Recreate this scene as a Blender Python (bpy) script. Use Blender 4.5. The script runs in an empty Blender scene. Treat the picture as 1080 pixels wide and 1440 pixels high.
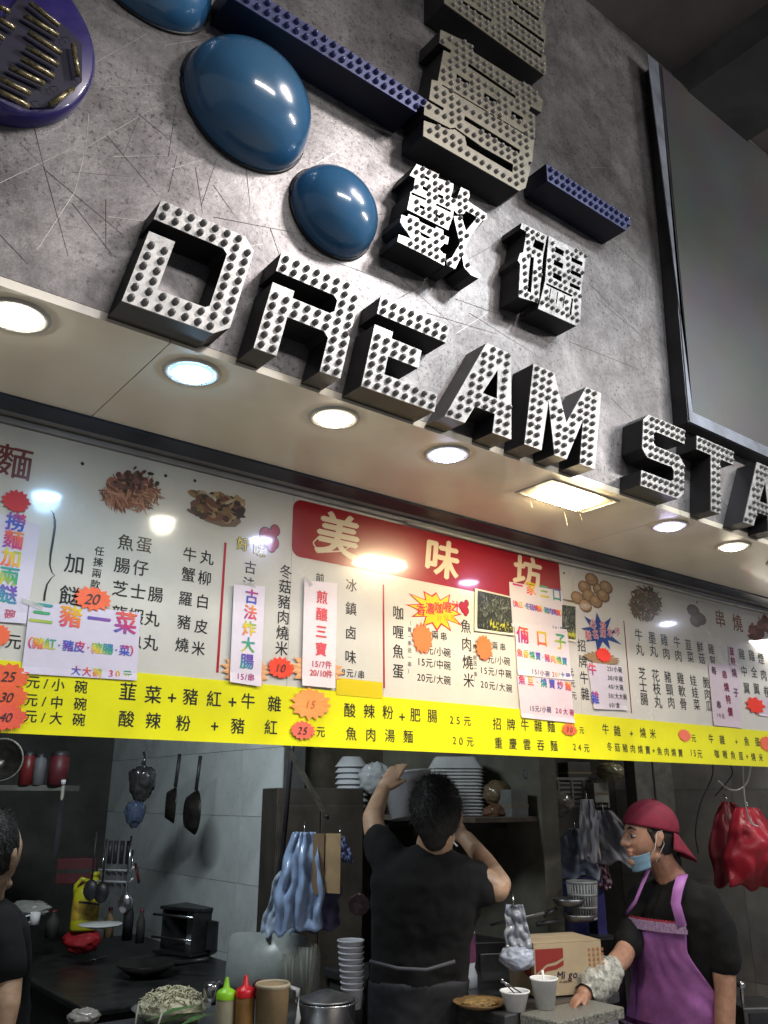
import bpy, math, random
import numpy as np
from mathutils import Vector, Matrix, noise
random.seed(7)
C = bpy.context.scene.collection
SC = bpy.context.scene
# ------------------------------------------------------------ camera
F_PX, YAW, PIT, ROLL = 1190.926, 0.664022, 0.326658, 0.001475
CAM = np.array([0., 0., 1.6])
_cy, _sy, _cp, _sp = math.cos(YAW), math.sin(YAW), math.cos(PIT), math.sin(PIT)
FW = np.array([_sy*_cp, _cy*_cp, _sp]); _r = np.array([_cy, -_sy, 0.]); _u = np.cross(_r, FW)
RT = math.cos(ROLL)*_r + math.sin(ROLL)*_u; UP = -math.sin(ROLL)*_r + math.cos(ROLL)*_u
cd = bpy.data.cameras.new('camera'); cam = bpy.data.objects.new('camera', cd); C.objects.link(cam)
cam.matrix_world = Matrix(((RT[0], UP[0], -FW[0], CAM[0]), (RT[1], UP[1], -FW[1], CAM[1]), (RT[2], UP[2], -FW[2], CAM[2]), (0, 0, 0, 1)))
cd.sensor_fit = 'HORIZONTAL'; cd.sensor_width = 36; cd.lens = F_PX/1080*36; cd.clip_start = .02; cd.clip_end = 100
SC.camera = cam
# ------------------------------------------------------------ world and exposure
w = bpy.data.worlds.new('World'); SC.world = w; w.use_nodes = True
w.node_tree.nodes['Background'].inputs[0].default_value = (.75, .8, .9, 1)
w.node_tree.nodes['Background'].inputs[1].default_value = .22
SC.view_settings.view_transform = 'Standard'; SC.view_settings.look = 'None'; SC.view_settings.exposure = 0; SC.view_settings.gamma = 1
try: SC.view_settings.use_curve_mapping = False
except Exception: pass
SC.cycles.max_bounces = 6; SC.cycles.use_denoising = True
try: SC.cycles.sample_clamp_indirect = 4
except Exception: pass
def lamp(name, kind, loc, aim, power, col, size=.05, cone=60, blend=.5, sx=None, spec=1):
    l = bpy.data.lights.new(name, kind); l.energy = power; l.color = col
    if kind == 'AREA':
        l.shape = 'RECTANGLE'; l.size = sx or size; l.size_y = size
    else: l.shadow_soft_size = size
    if kind == 'SPOT': l.spot_size = math.radians(cone); l.spot_blend = blend
    l.specular_factor = spec
    o = bpy.data.objects.new(name, l); C.objects.link(o); o.location = loc
    o.rotation_euler = (Vector(aim)-Vector(loc)).to_track_quat('-Z', 'Y').to_euler(); return o
# market lamps of the aisle (a row of four spotlights on the other side), an added frontal fill and a tube over the kitchen
for i, (x, y, ax, p) in enumerate(((1.75, .05, .45, 125), (2.1, -.05, 1.1, 120), (2.45, -.1, 1.75, 120), (2.85, -.15, 2.5, 115))):
    lamp('aisle_spotlight', 'SPOT', (x, y, 4.12), (ax, 1.42, 2.3), p*(.75 if i < 1 else .75 if i < 2 else 1.1), (1, .93, .90) if i < 2 else (.90, .97, 1), .10, 60, 1)
lamp('aisle_tube_and_fill', 'AREA', (1.3, -1.6, 4.15), (1.4, 1.6, 2.0), 36, (1, .96, .93), .3, sx=1.4)  # added soft frontal fill to even out the sign letters, no known lamp
lamp('aisle_tube_and_fill', 'AREA', (4.2, -.9, 3.8), (3.1, 2.2, 1.3), 55, (1, .96, .92), .12, sx=1.2)
lamp('kitchen_tube', 'AREA', (1.0, 2.7, 2.4), (1.9, 4.6, 1.0), 21, (.85, .95, 1), .08, sx=.6)
lamp('kitchen_tube', 'AREA', (3.7, 2.0, 2.3), (3.9, 2.9, 1.0), 6, (1, .95, .88), .08, sx=.6)

# ------------------------------------------------------------ helpers
def ray(x, y): return (x-540)/F_PX*RT - (y-720)/F_PX*UP + FW
def onp(x, y, ax, v):
    d = ray(x, y); return CAM + d*((v-CAM[ax])/d[ax])
def at(x, y, D): return CAM + ray(x, y)*D
def s(r, g, b):
    f = lambda c: c/12.92 if c <= .04045 else ((c+.055)/1.055)**2.4
    return (f(r/255), f(g/255), f(b/255))
HR = Vector((_cy, -_sy, 0)); HF = Vector((_sy, _cy, 0)); HU = Vector((0, 0, 1))   # horizontal right / away / up as seen
MATS = {}
def mat(name, col, rough=.6, metal=0, var=.12, scale=20, bump=0, bscale=120, coat=0, emit=None, es=0, alpha=1, trans=0, spec=.5, col2=None, aniso=None, ior=1.45):
    if name in MATS: return MATS[name]
    m = bpy.data.materials.new(name); m.use_nodes = True; N = m.node_tree; b = N.nodes['Principled BSDF']
    b.inputs['Base Color'].default_value = (*col, 1); b.inputs['Roughness'].default_value = rough; b.inputs['Metallic'].default_value = metal
    b.inputs['Coat Weight'].default_value = coat; b.inputs['Coat Roughness'].default_value = .08
    b.inputs['Specular IOR Level'].default_value = spec; b.inputs['Transmission Weight'].default_value = trans; b.inputs['IOR'].default_value = ior
    b.inputs['Alpha'].default_value = alpha
    tc = N.nodes.new('ShaderNodeTexCoord')
    if var:
        n = N.nodes.new('ShaderNodeTexNoise'); n.inputs['Scale'].default_value = scale; n.inputs['Detail'].default_value = 6; n.inputs['Roughness'].default_value = .65
        N.links.new(tc.outputs['Object'], n.inputs['Vector'])
        r = N.nodes.new('ShaderNodeValToRGB'); r.color_ramp.elements[0].position = .3; r.color_ramp.elements[1].position = .72
        d = col2 or tuple(c*(1-2.2*var) for c in col); r.color_ramp.elements[0].color = (*[max(0, c) for c in d], 1)
        r.color_ramp.elements[1].color = (*[min(1, c*(1+var)) for c in col], 1)
        N.links.new(n.outputs['Fac'], r.inputs['Fac']); N.links.new(r.outputs['Color'], b.inputs['Base Color'])
        mr = N.nodes.new('ShaderNodeMapRange'); mr.inputs['To Min'].default_value = max(0, rough-.12); mr.inputs['To Max'].default_value = min(1, rough+.15)
        N.links.new(n.outputs['Fac'], mr.inputs['Value']); N.links.new(mr.outputs['Result'], b.inputs['Roughness'])
    if bump:
        n2 = N.nodes.new('ShaderNodeTexNoise'); n2.inputs['Scale'].default_value = bscale; n2.inputs['Detail'].default_value = 4
        N.links.new(tc.outputs['Object'], n2.inputs['Vector'])
        bp = N.nodes.new('ShaderNodeBump'); bp.inputs['Strength'].default_value = bump; bp.inputs['Distance'].default_value = .004
        N.links.new(n2.outputs['Fac'], bp.inputs['Height']); N.links.new(bp.outputs['Normal'], b.inputs['Normal'])
    if emit: b.inputs['Emission Color'].default_value = (*emit, 1); b.inputs['Emission Strength'].default_value = es
    if name.startswith('skin') or name == 'warm_skin': b.inputs['Subsurface Weight'].default_value = .15; b.inputs['Subsurface Radius'].default_value = (.012, .005, .003); b.inputs['Subsurface Scale'].default_value = 1
    MATS[name] = m; return m
def printmat(name, rough=.35, coat=0, bump=0):
    m = bpy.data.materials.new(name); m.use_nodes = True; N = m.node_tree; b = N.nodes['Principled BSDF']
    a = N.nodes.new('ShaderNodeVertexColor'); a.layer_name = 'Col'
    n = N.nodes.new('ShaderNodeTexNoise'); n.inputs['Scale'].default_value = 9; n.inputs['Detail'].default_value = 8; n.inputs['Roughness'].default_value = .7
    tc = N.nodes.new('ShaderNodeTexCoord'); N.links.new(tc.outputs['Object'], n.inputs['Vector'])
    mr = N.nodes.new('ShaderNodeMapRange'); mr.inputs['To Min'].default_value = .86; mr.inputs['To Max'].default_value = 1.06
    N.links.new(n.outputs['Fac'], mr.inputs['Value'])
    mx = N.nodes.new('ShaderNodeVectorMath'); mx.operation = 'SCALE'
    N.links.new(a.outputs['Color'], mx.inputs[0]); N.links.new(mr.outputs['Result'], mx.inputs['Scale']); N.links.new(mx.outputs[0], b.inputs['Base Color'])
    b.inputs['Roughness'].default_value = rough; b.inputs['Coat Weight'].default_value = coat; b.inputs['Coat Roughness'].default_value = .07
    if bump:
        n2 = N.nodes.new('ShaderNodeTexNoise'); n2.inputs['Scale'].default_value = 14; N.links.new(tc.outputs['Object'], n2.inputs['Vector'])
        bp = N.nodes.new('ShaderNodeBump'); bp.inputs['Strength'].default_value = bump; bp.inputs['Distance'].default_value = .01
        N.links.new(n2.outputs['Fac'], bp.inputs['Height']); N.links.new(bp.outputs['Normal'], b.inputs['Normal'])
    return m

class MB:
    def __init__(s_): s_.v = []; s_.f = []; s_.c = []; s_.sm = []
    def add(s_, vs, fs, col=None, smooth=False):
        n = len(s_.v); s_.v += [tuple(map(float, q)) for q in vs]; s_.f += [tuple(i+n for i in f) for f in fs]
        s_.c += [col or (1, 1, 1)]*len(fs); s_.sm += [smooth]*len(fs); return s_
    def box(s_, lo, hi, M=None, col=None):
        x0, y0, z0 = lo; x1, y1, z1 = hi
        vs = [(x0, y0, z0), (x1, y0, z0), (x1, y1, z0), (x0, y1, z0), (x0, y0, z1), (x1, y0, z1), (x1, y1, z1), (x0, y1, z1)]
        if M is not None: vs = [M @ Vector(v) for v in vs]
        return s_.add(vs, [(0, 3, 2, 1), (4, 5, 6, 7), (0, 1, 5, 4), (1, 2, 6, 5), (2, 3, 7, 6), (3, 0, 4, 7)], col)
    def lathe(s_, prof, c=(0, 0, 0), seg=28, M=None, col=None, closed=False):
        vs = []; fs = []; n = len(prof)
        for k in range(seg):
            a = 2*math.pi*k/seg
            for r, z in prof: vs.append(Vector((r*math.cos(a), r*math.sin(a), z)))
        for k in range(seg):
            for i in range(n-1):
                a, b_ = k*n+i, ((k+1) % seg)*n+i; fs.append((a, b_, b_+1, a+1))
        if M is not None: vs = [M @ v for v in vs]
        vs = [v+Vector(c) for v in vs]; return s_.add(vs, fs, col, True)
    def tube(s_, pts, r, seg=8, col=None, cap=True):
        pts = [Vector(p) for p in pts]; vs = []; fs = []; n = len(pts); R = r if isinstance(r, (list, tuple)) else [r]*n
        up = Vector((0, 0, 1)); 
        for i, p in enumerate(pts):
            t = (pts[min(i+1, n-1)]-pts[max(i-1, 0)]).normalized()
            a = t.cross(up); 
            if a.length < 1e-3: a = t.cross(Vector((1, 0, 0)))
            a.normalize(); b = t.cross(a)
            for k in range(seg):
                q = 2*math.pi*k/seg; vs.append(p+(a*math.cos(q)+b*math.sin(q))*R[i])
        for i in range(n-1):
            for k in range(seg):
                k2 = (k+1) % seg; fs.append((i*seg+k, i*seg+k2, (i+1)*seg+k2, (i+1)*seg+k))
        if cap: fs += [tuple(range(seg))[::-1], tuple((n-1)*seg+k for k in range(seg))]
        return s_.add(vs, fs, col, True)
    def ell(s_, c, r, M=None, seg=20, rings=12, col=None, fn=None):
        vs = []; fs = []
        for i in range(rings+1):
            t = math.pi*i/rings
            for k in range(seg):
                a = 2*math.pi*k/seg; v = Vector((math.sin(t)*math.cos(a), math.sin(t)*math.sin(a), math.cos(t)))
                q = 1+(fn(v) if fn else 0); v = Vector((v.x*r[0]*q, v.y*r[1]*q, v.z*r[2]*q))
                if M is not None: v = M @ v
                vs.append(v+Vector(c))
        for i in range(rings):
            for k in range(seg):
                k2 = (k+1) % seg; fs.append((i*seg+k, (i+1)*seg+k, (i+1)*seg+k2, i*seg+k2))
        return s_.add(vs, fs, col, True)
    def build(s_, name, m, parent=None, color=False, bevel=0):
        me = bpy.data.meshes.new(name); me.from_pydata(s_.v, [], s_.f); me.materials.append(m)
        me.polygons.foreach_set('use_smooth', s_.sm)
        if color:
            a = me.color_attributes.new('Col', 'FLOAT_COLOR', 'CORNER'); d = []
            for p, c in zip(me.polygons, s_.c): d += [*c, 1.0]*len(p.vertices)
            a.data.foreach_set('color', d)
        me.update(); o = bpy.data.objects.new(name, me); C.objects.link(o)
        if bevel:
            b = o.modifiers.new('b', 'BEVEL'); b.width = bevel; b.segments = 2; b.limit_method = 'ANGLE'
        if parent is not None: par(o, parent)
        return o
PW = {}
def par(o, p):
    o.parent = p; M = Matrix.Identity(4); q = p
    while q is not None: M = Matrix.Translation(q.location) @ M if q.type == 'EMPTY' else M; q = q.parent
    o.matrix_parent_inverse = M.inverted() if p.type == 'EMPTY' else Matrix.Identity(4)
def tag(o, label=None, cat=None, group=None, kind=None):
    for k, v in (('label', label), ('category', cat), ('group', group), ('kind', kind)):
        if v: o[k] = v
    return o
def thing(name, loc, label, cat, group=None):
    o = bpy.data.objects.new(name, None); o.empty_display_size = .05; C.objects.link(o); o.location = loc
    return tag(o, label, cat, group)
def struct(name, mb, m, **k): return tag(mb.build(name, m, **k), kind='structure')
def frame(o, x, y, z):
    M = Matrix.Identity(4)
    for i in range(3): M[i][0], M[i][1], M[i][2], M[i][3] = x[i], y[i], z[i], o[i]
    return M
def seen(o, rot=0):      # local frame at o turned to the viewer: x right, y away, z up
    a = -YAW+rot; return frame(o, (math.cos(a), math.sin(a), 0), (-math.sin(a), math.cos(a), 0), (0, 0, 1))

# ------------------------------------------------------------ materials
def metal_wall():
    m = bpy.data.materials.new('scratched_steel'); m.use_nodes = True; N = m.node_tree; b = N.nodes['Principled BSDF']; L = N.links.new
    tc = N.nodes.new('ShaderNodeTexCoord')
    def noi(sc, det, ro, vec=None, dist=0):
        n = N.nodes.new('ShaderNodeTexNoise'); n.inputs['Scale'].default_value = sc; n.inputs['Detail'].default_value = det; n.inputs['Roughness'].default_value = ro; n.inputs['Distortion'].default_value = dist
        L(vec or tc.outputs['Object'], n.inputs['Vector']); return n.outputs['Fac']
    def ramp(x, p0, c0, p1, c1):
        r = N.nodes.new('ShaderNodeValToRGB'); r.color_ramp.elements[0].position = p0; r.color_ramp.elements[1].position = p1
        r.color_ramp.elements[0].color = (*c0, 1); r.color_ramp.elements[1].color = (*c1, 1); L(x, r.inputs['Fac']); return r.outputs['Color']
    def mul(a, c, fac=1):
        x = N.nodes.new('ShaderNodeMix'); x.data_type = 'RGBA'; x.blend_type = 'MULTIPLY'; x.inputs['Factor'].default_value = fac; L(a, x.inputs[6]); L(c, x.inputs[7]); return x.outputs[2]
    big = ramp(noi(2.6, 8, .62, dist=.6), .32, (.17, .16, .165), .68, (.36, .345, .345))
    blot = ramp(noi(9, 10, .75, dist=.3), .38, (.55, .53, .53), .55, (1, 1, 1))
    mp = N.nodes.new('ShaderNodeMapping'); mp.inputs['Scale'].default_value = (1, 1, 1); L(tc.outputs['Object'], mp.inputs['Vector'])
    spk = ramp(noi(95, 3, .6), .35, (.25, .24, .25), .44, (1, 1, 1))
    gate = ramp(noi(5, 6, .7), .5, (1, 1, 1), .62, (0, 0, 0))
    sp2 = N.nodes.new('ShaderNodeMix'); sp2.data_type = 'RGBA'; L(gate, sp2.inputs[0]); L(spk, sp2.inputs[6]); sp2.inputs[7].default_value = (1, 1, 1, 1)
    g2 = N.nodes.new('ShaderNodeMix'); g2.data_type = 'RGBA'; L(gate, g2.inputs[0]); g2.inputs[6].default_value = (1, 1, 1, 1); L(spk, g2.inputs[7])
    st = N.nodes.new('ShaderNodeMapping'); st.inputs['Scale'].default_value = (40, 1, 1.2); L(tc.outputs['Object'], st.inputs['Vector'])
    streak = ramp(noi(3, 5, .6, st.outputs['Vector']), .3, (.86, .86, .86), .6, (1, 1, 1))
    stain = ramp(noi(1.7, 9, .78, dist=1.2),   .38, (.55, .53, .54), .58, (1, 1, 1))
    fine = ramp(noi(240, 2, .5), .42, (.72, .71, .71), .58, (1, 1, 1))
    c = mul(mul(mul(mul(mul(big, blot, .8), g2.outputs[2], .75), streak, .6), stain, .8), fine, .5)
    L(c, b.inputs['Base Color']); b.inputs['Metallic'].default_value = .45
    ro = N.nodes.new('ShaderNodeMapRange'); ro.inputs['To Min'].default_value = .30; ro.inputs['To Max'].default_value = .55; L(noi(12, 6, .7), ro.inputs['Value']); L(ro.outputs['Result'], b.inputs['Roughness'])
    bp = N.nodes.new('ShaderNodeBump'); bp.inputs['Strength'].default_value = .25; bp.inputs['Distance'].default_value = .003; L(noi(60, 4, .6), bp.inputs['Height']); L(bp.outputs['Normal'], b.inputs['Normal'])
    return m
M_WALL = metal_wall()
M_BLACK = mat('black_paint', (.028, .027, .031), .45, var=.3, scale=8)
M_FACE = mat('white_steel_face', (.38, .375, .37), .36, .4, var=.2, scale=30, bump=.15)
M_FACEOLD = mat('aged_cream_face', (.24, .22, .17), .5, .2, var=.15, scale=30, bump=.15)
M_BULB = mat('bulb_plastic', (.25, .24, .235), .3, 0, var=.1, coat=.2)
M_BULBB = mat('blue_bulb_plastic', (.045, .05, .16), .3, 0, var=.1, coat=.2)
M_NAVY = mat('navy_paint', (.007, .010, .030), .4, var=.2, scale=9)
M_BLUEF = mat('blue_steel_face', (.07, .08, .18), .4, .3, var=.12)
M_SOFF = mat('cream_soffit_laminate', (.76, .69, .56), .32, var=.05, scale=3, bump=.05, bscale=6, coat=.25)
M_SEAM = mat('seam_dark', (.05, .045, .04), .8)
M_TRIM = mat('dark_blue_trim', (.022, .028, .05), .4, .3, var=.2)
M_GREY = mat('grey_rail_metal', (.34, .33, .32), .45, .35, var=.12, scale=6)
M_CEIL = mat('dark_ceiling_paint', (.15, .135, .132), .85, var=.15, scale=3)
M_DUCT = mat('dark_duct_paint', (.055, .055, .06), .6, var=.2, scale=4)
M_DARK = mat('grimy_dark_wall', (.05, .05, .045), .7, var=.3, scale=4)
M_TILE = mat('white_wall_tile', (.58, .62, .62), .28, var=.1, scale=4, coat=.2)
M_GROUT = mat('grout', (.10, .10, .10), .9)
M_STEEL = mat('dull_stainless', (.16, .16, .165), .35, .8, var=.2, scale=12)
M_STEELB = mat('bright_stainless', (.5, .5, .52), .2, .95, var=.12, scale=15)
M_FOAM = mat('white_foam', (.72, .72, .72), .6, var=.06, scale=30)
M_PLW = mat('white_plastic', (.6, .62, .66), .35, var=.05)
M_SKIN = mat('skin', (.44, .29, .19), .5, var=.1, scale=32, col2=(.33, .20, .13), bump=.08, bscale=260)
M_SKIN2 = mat('warm_skin', (.45, .26, .18), .5, var=.1, scale=32, col2=(.34, .17, .11), bump=.08, bscale=260)
M_HAIR = mat('black_hair', (.012, .010, .009), .55, var=.3, scale=60, bump=.6, bscale=180)
M_TEE = mat('black_cotton', (.0045, .0045, .005), .95, var=.2, scale=20, bump=.2, bscale=300)
M_CARD = mat('brown_cardboard', (.30, .2, .12), .8, var=.12, scale=10)
PR = printmat('glossy_print', .28, .9)
PRP = printmat('paper_print', .5, .05, bump=.25)
PRD = printmat('matt_print', .7)

# ------------------------------------------------------------ setting
ZS, YF, YB, YM = 2.45, 1.42, 1.85, 1.98
struct('facade_wall', MB().box((-3, YF, ZS+.019), (6.5, YF+.12, 4.6)), M_WALL)
tag(MB().box((-3, -6, 4.442), (6.5, YF-.001, 4.6)).build('ceiling', M_CEIL), kind='structure')
struct('floor', MB().box((-6, -6, -.1), (9, 7, 0)), mat('floor_tiles', (.45, .44, .42), .6, var=.2, scale=5))
# soffit panels with open joints
xs = [-3, .576, 2.30, 3.9, 6.5]
for a, b in zip(xs, xs[1:]):
    struct('soffit', MB().box((a+.0012, YF, ZS), (b-.0012, YB, ZS+.018)), M_SOFF)
struct('soffit_backing', MB().box((-3, YF+.125, ZS+.02), (6.5, YB-.01, ZS+.05)), M_SEAM)
struct('soffit_trim', MB().box((-3, YB+.001, ZS-.006), (6.5, 1.93, ZS+.03)), M_TRIM, bevel=.002)
struct('upper_wall', MB().box((-3, 1.932, ZS+.0), (6.5, 2.05, ZS+.6)), M_GREY)
# dark beam under the ceiling, running towards the viewer
struct('ceiling_beam', MB().box((2.62, -6, 4.30), (3.06, YF-.003, 4.44)), M_DUCT)
struct('ceiling_beam', MB().box((3.75, -6, 4.18), (4.6, YF-.003, 4.44)), M_CEIL)
# long marks scored into the steel
def wallmark(pts, wd, m, mb):
    for (a, b) in zip(pts, pts[1:]):
        p, q = Vector(onp(*a, 1, YF-.0006)), Vector(onp(*b, 1, YF-.0006))
        if min(p.z, q.z) < ZS+.006: continue
        d = (q-p).normalized(); n = Vector((-d.z, 0, d.x))*wd/2
        mb.add([p-n, p+n, q+n*.5, q-n*.5], [(0, 1, 2, 3)])
mk, ml = MB(), MB()
darkl = [((48,178),(62,235),(96,360)),((65,240),(174,331)),((101,285),(158,358)),((149,280),(149,350)),((237,220),(248,145)),((195,160),(243,200)),((237,270),(249,218)),((150,190),(222,275)),((0,330),(40,372)),((72,385),(120,440)),((283,290),(305,222)),((300,260),(335,310)),((345,225),(352,290)),((275,235),(285,300)),((440,385),(520,440)),((380,320),(400,380)),((540,370),(640,460)),((560,420),(720,330)),((640,420),(780,470)),((600,440),(700,470)),((520,330),(560,380)),((830,400),(900,470)),((850,330),(930,400)),((800,480),(900,520)),((470,310),(545,300)),((660,440),(755,500)),((300,305),(430,330)),((860,560),(900,600)),((840,420),(960,520)),((420,350),(560,400)),((630,200),(560,330))]
lightl = [((132,89),(207,47)),((120,208),(250,132)),((0,257),(100,209)),((152,122),(250,117)),((118,220),(105,270),(52,352)),((231,64),(303,52)),((240,238),(312,216)),((160,220),(240,219)),((430,145),(478,125)),((445,230),(490,205)),((525,160),(525,210)),((570,40),(620,75)),((555,55),(590,68)),((830,235),(875,237)),((870,245),(915,280)),((770,200),(840,235)),((790,160),(835,225)),((760,180),(800,158)),((750,160),(810,250)),((835,250),(860,320)),((620,60),(655,90)),((480,50),(560,100)),((510,90),(560,100)),((125,160),(120,215)),((240,165),(262,170)),((490,180),(530,230)),((640,470),(700,430)),((880,300),(925,330))]
for l in darkl: wallmark(l, .0013, None, mk)
for l in lightl: wallmark(l, .001, None, ml)
for i in range(48):
    x, y = random.uniform(0, 1000), random.uniform(60, 560); a = random.uniform(0, 3.14); L_ = random.uniform(15, 90)
    wallmark([(x, y), (x+L_*math.cos(a), y+L_*math.sin(a))], random.uniform(.0003, .0007), None, mk if random.random() < .55 else ml)
fw = bpy.data.objects['facade_wall']
tag(mk.build('scratch_marks', mat('scratch_dark', (.07, .06, .06), .7), fw), kind='stuff')
tag(ml.build('scratch_marks', mat('scratch_bright', (.50, .48, .45), .35, .6), fw), kind='stuff')

# ------------------------------------------------------------ letters with bulbs
def curve2d(polys, ext):
    c = bpy.data.curves.new('c', 'CURVE'); c.dimensions = '2D'; c.fill_mode = 'BOTH'; c.extrude = ext
    for p in polys:
        sp = c.splines.new('POLY'); sp.points.add(len(p)-1)
        for q, (x, y) in zip(sp.points, p): q.co = (x, y, 0, 1)
        sp.use_cyclic_u = True
    return c
def text2d(ch, ext, off):
    c = bpy.data.curves.new('c', 'FONT'); c.body = ch; c.align_x = 'CENTER'; c.align_y = 'CENTER'; c.extrude = ext; c.offset = off; return c
def tomesh(c):
    o = bpy.data.objects.new('t', c); C.objects.link(o); m = bpy.data.meshes.new_from_object(o); bpy.data.objects.remove(o)
    v = np.array([x.co[:] for x in m.vertices]).reshape(-1, 3); f = [tuple(p.vertices) for p in m.polygons]; bpy.data.meshes.remove(m); return v, f
def inside(v, f):
    T = np.array([[v[q[0]][:2], v[q[i]][:2], v[q[i+1]][:2]] for q in f for i in range(1, len(q)-1)])
    A, B, D = T[:, 0], T[:, 1], T[:, 2]
    def test(p):
        c = lambda a, b: (b[:, 0]-a[:, 0])*(p[1]-a[:, 1])-(b[:, 1]-a[:, 1])*(p[0]-a[:, 0])
        x, y, z = c(A, B), c(B, D), c(D, A); return bool((((x >= 0) & (y >= 0) & (z >= 0)) | ((x <= 0) & (y <= 0) & (z <= 0))).any())
    return test
_bm = MB(); _bm.lathe([(.0066, 0), (.0066, .004), (.0056, .0078), (.0032, .0102), (.0001, .011)], seg=10, M=Matrix.Rotation(math.radians(90), 4, 'X'))
BULB = {}
def bulb_mesh(m):
    if m.name not in BULB:
        o = _bm.build('bulb', m); BULB[m.name] = o.data; bpy.data.objects.remove(o)
    return BULB[m.name]
def letter(name, label, mk_curve, mp, th, grid, mface, mside, mbulb, cat='sign letter', group=None, bs=1, marg=.3, rnd=.0):
    yb, yf = YF-.001, YF-th
    v, f = tomesh(mk_curve(.5)); W = [mp(a[0], a[1]) for a in v]; P = [(x, yb if a[2] < 0 else yf+.003, z) for a, (x, z) in zip(v, W)]
    vf, ff = tomesh(mk_curve(0)); tst = inside(vf, ff)
    x0 = min(p[0] for p in P); z0 = min(p[2] for p in P)
    r = thing(name, (x0, YF, z0), label, cat, group)
    MB().add(P, f).build('letter_body', mside, r)
    vf2, ff2 = tomesh(mk_curve(.5)); Pf = [(mp(a[0], a[1])[0], yf+.0028 if a[2] < 0 else yf, mp(a[0], a[1])[1]) for a in vf2]
    MB().add(Pf, ff2).build('face_plate', mface, r)
    me = bulb_mesh(mbulb); n = 0
    gu, gv, u0, v0, u1, v1 = grid
    k = 0
    vv = v0
    while vv <= v1:
        uu = u0
        while uu <= u1:
            if n < 300 and all(tst((uu+a*marg*gu, vv+b*marg*gv)) for a, b in ((1, 0), (-1, 0), (0, 1), (0, -1))):
                x, z = mp(uu, vv); o = bpy.data.objects.new('bulb', me); C.objects.link(o)
                o.location = (x+random.uniform(-rnd, rnd), yf-.0002, z+random.uniform(-rnd, rnd)); o.scale = (bs,)*3
                o.rotation_euler = (random.uniform(-.12, .12), 0, random.uniform(-.12, .12)); par(o, r); n += 1
            uu += gu
        vv += gv
    return r
CW, CH, Z0, SH = .0266, .0248, 2.457, .216
LT = {
 'D': [[(0,0),(6.9,0),(8,1),(8,9),(7,10),(0,10),(0,8),(5.6,8),(6,7.6),(6,2.3),(5.7,2),(2,2),(2,6.75),(0,6.75)]],
 'R': [[(0,0),(2,0),(2,4),(5.5,4),(6,3.5),(6,0),(8,0),(8,4.3),(7.6,5),(8,5.6),(8,9),(7,10),(0,10),(0,8),(5.6,8),(6,7.6),(6,6.4),(5.6,6),(2,6),(2,6.75),(0,6.75)]],
 'E': [[(0,8),(8,8),(8,10),(0,10)], [(0,0),(8,0),(8,2),(2,2),(2,4),(5.4,4),(5.4,6),(2,6),(2,6.75),(0,6.75)]],
 'A': [[(0,0),(2.4,0),(3.3,2.2),(5.9,2.2),(5.9,0),(8.4,0),(7,10),(3.6,10)], [(4,4.0),(5.9,4.0),(5.5,7.4)]],
 'M': [[(0,0),(2.4,0),(2.7,6.2),(4.3,0),(6.1,0),(8.1,5.6),(8.1,0),(10.5,0),(10.7,10),(8.2,10),(5.6,4.4),(3.1,10),(0,10)]],
 'S': [[(0,0),(7,0),(8,1),(8,5),(7,6),(2.4,6),(2,6.4),(2,7.6),(2.4,8),(8,8),(8,10),(1,10),(0,9),(0,5),(1,4),(5.6,4),(6,3.6),(6,2.4),(5.6,2),(0,2)]],
 'T': [[(3,0),(5,0),(5,8),(8,8),(8,10),(0,10),(0,8),(3,8)]]}
GS = 'raised bulb letters of the English sign'
for ch, x0, lab in (('D', .447, 'white studded letter D, first of the big raised letters along the steel wall'),
    ('R', .720, 'white studded letter R between the D and the E on the steel wall'),
    ('E', .989, 'white studded letter E between the R and the first A on the steel wall'),
    ('A', 1.2355, 'white studded letter A standing before the M on the steel wall'),
    ('M', 1.507, 'white studded letter M, widest of the raised letters on the steel wall'),
    ('S', 1.992, 'white studded letter S under the corner of the dark screen'),
    ('T', 2.272, 'white studded letter T between the S and the last A'),
    ('A', 2.54, 'white studded letter A cut off by the edge, following the T')):
    letter('sign_letter', lab, lambda e, c=ch: curve2d(LT[c], e), lambda u, v, x0=x0: (x0+u*CW+v*CH*SH, Z0+v*CH), .075,
           (1, 1, .5, .5, 11, 10), M_FACE, M_BLACK, M_BULB, group=GS, marg=.28)
GC = 'raised bulb characters of the Chinese sign'
def zmap(pts, ox, oy, sc): return [(ox+x/sc, oy+y/sc) for x, y in pts]
def plane2(pts, y): return [(onp(a, b, 1, y)[0], onp(a, b, 1, y)[2]) for a, b in pts]
K = 4.696; YC = YF-.09
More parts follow.
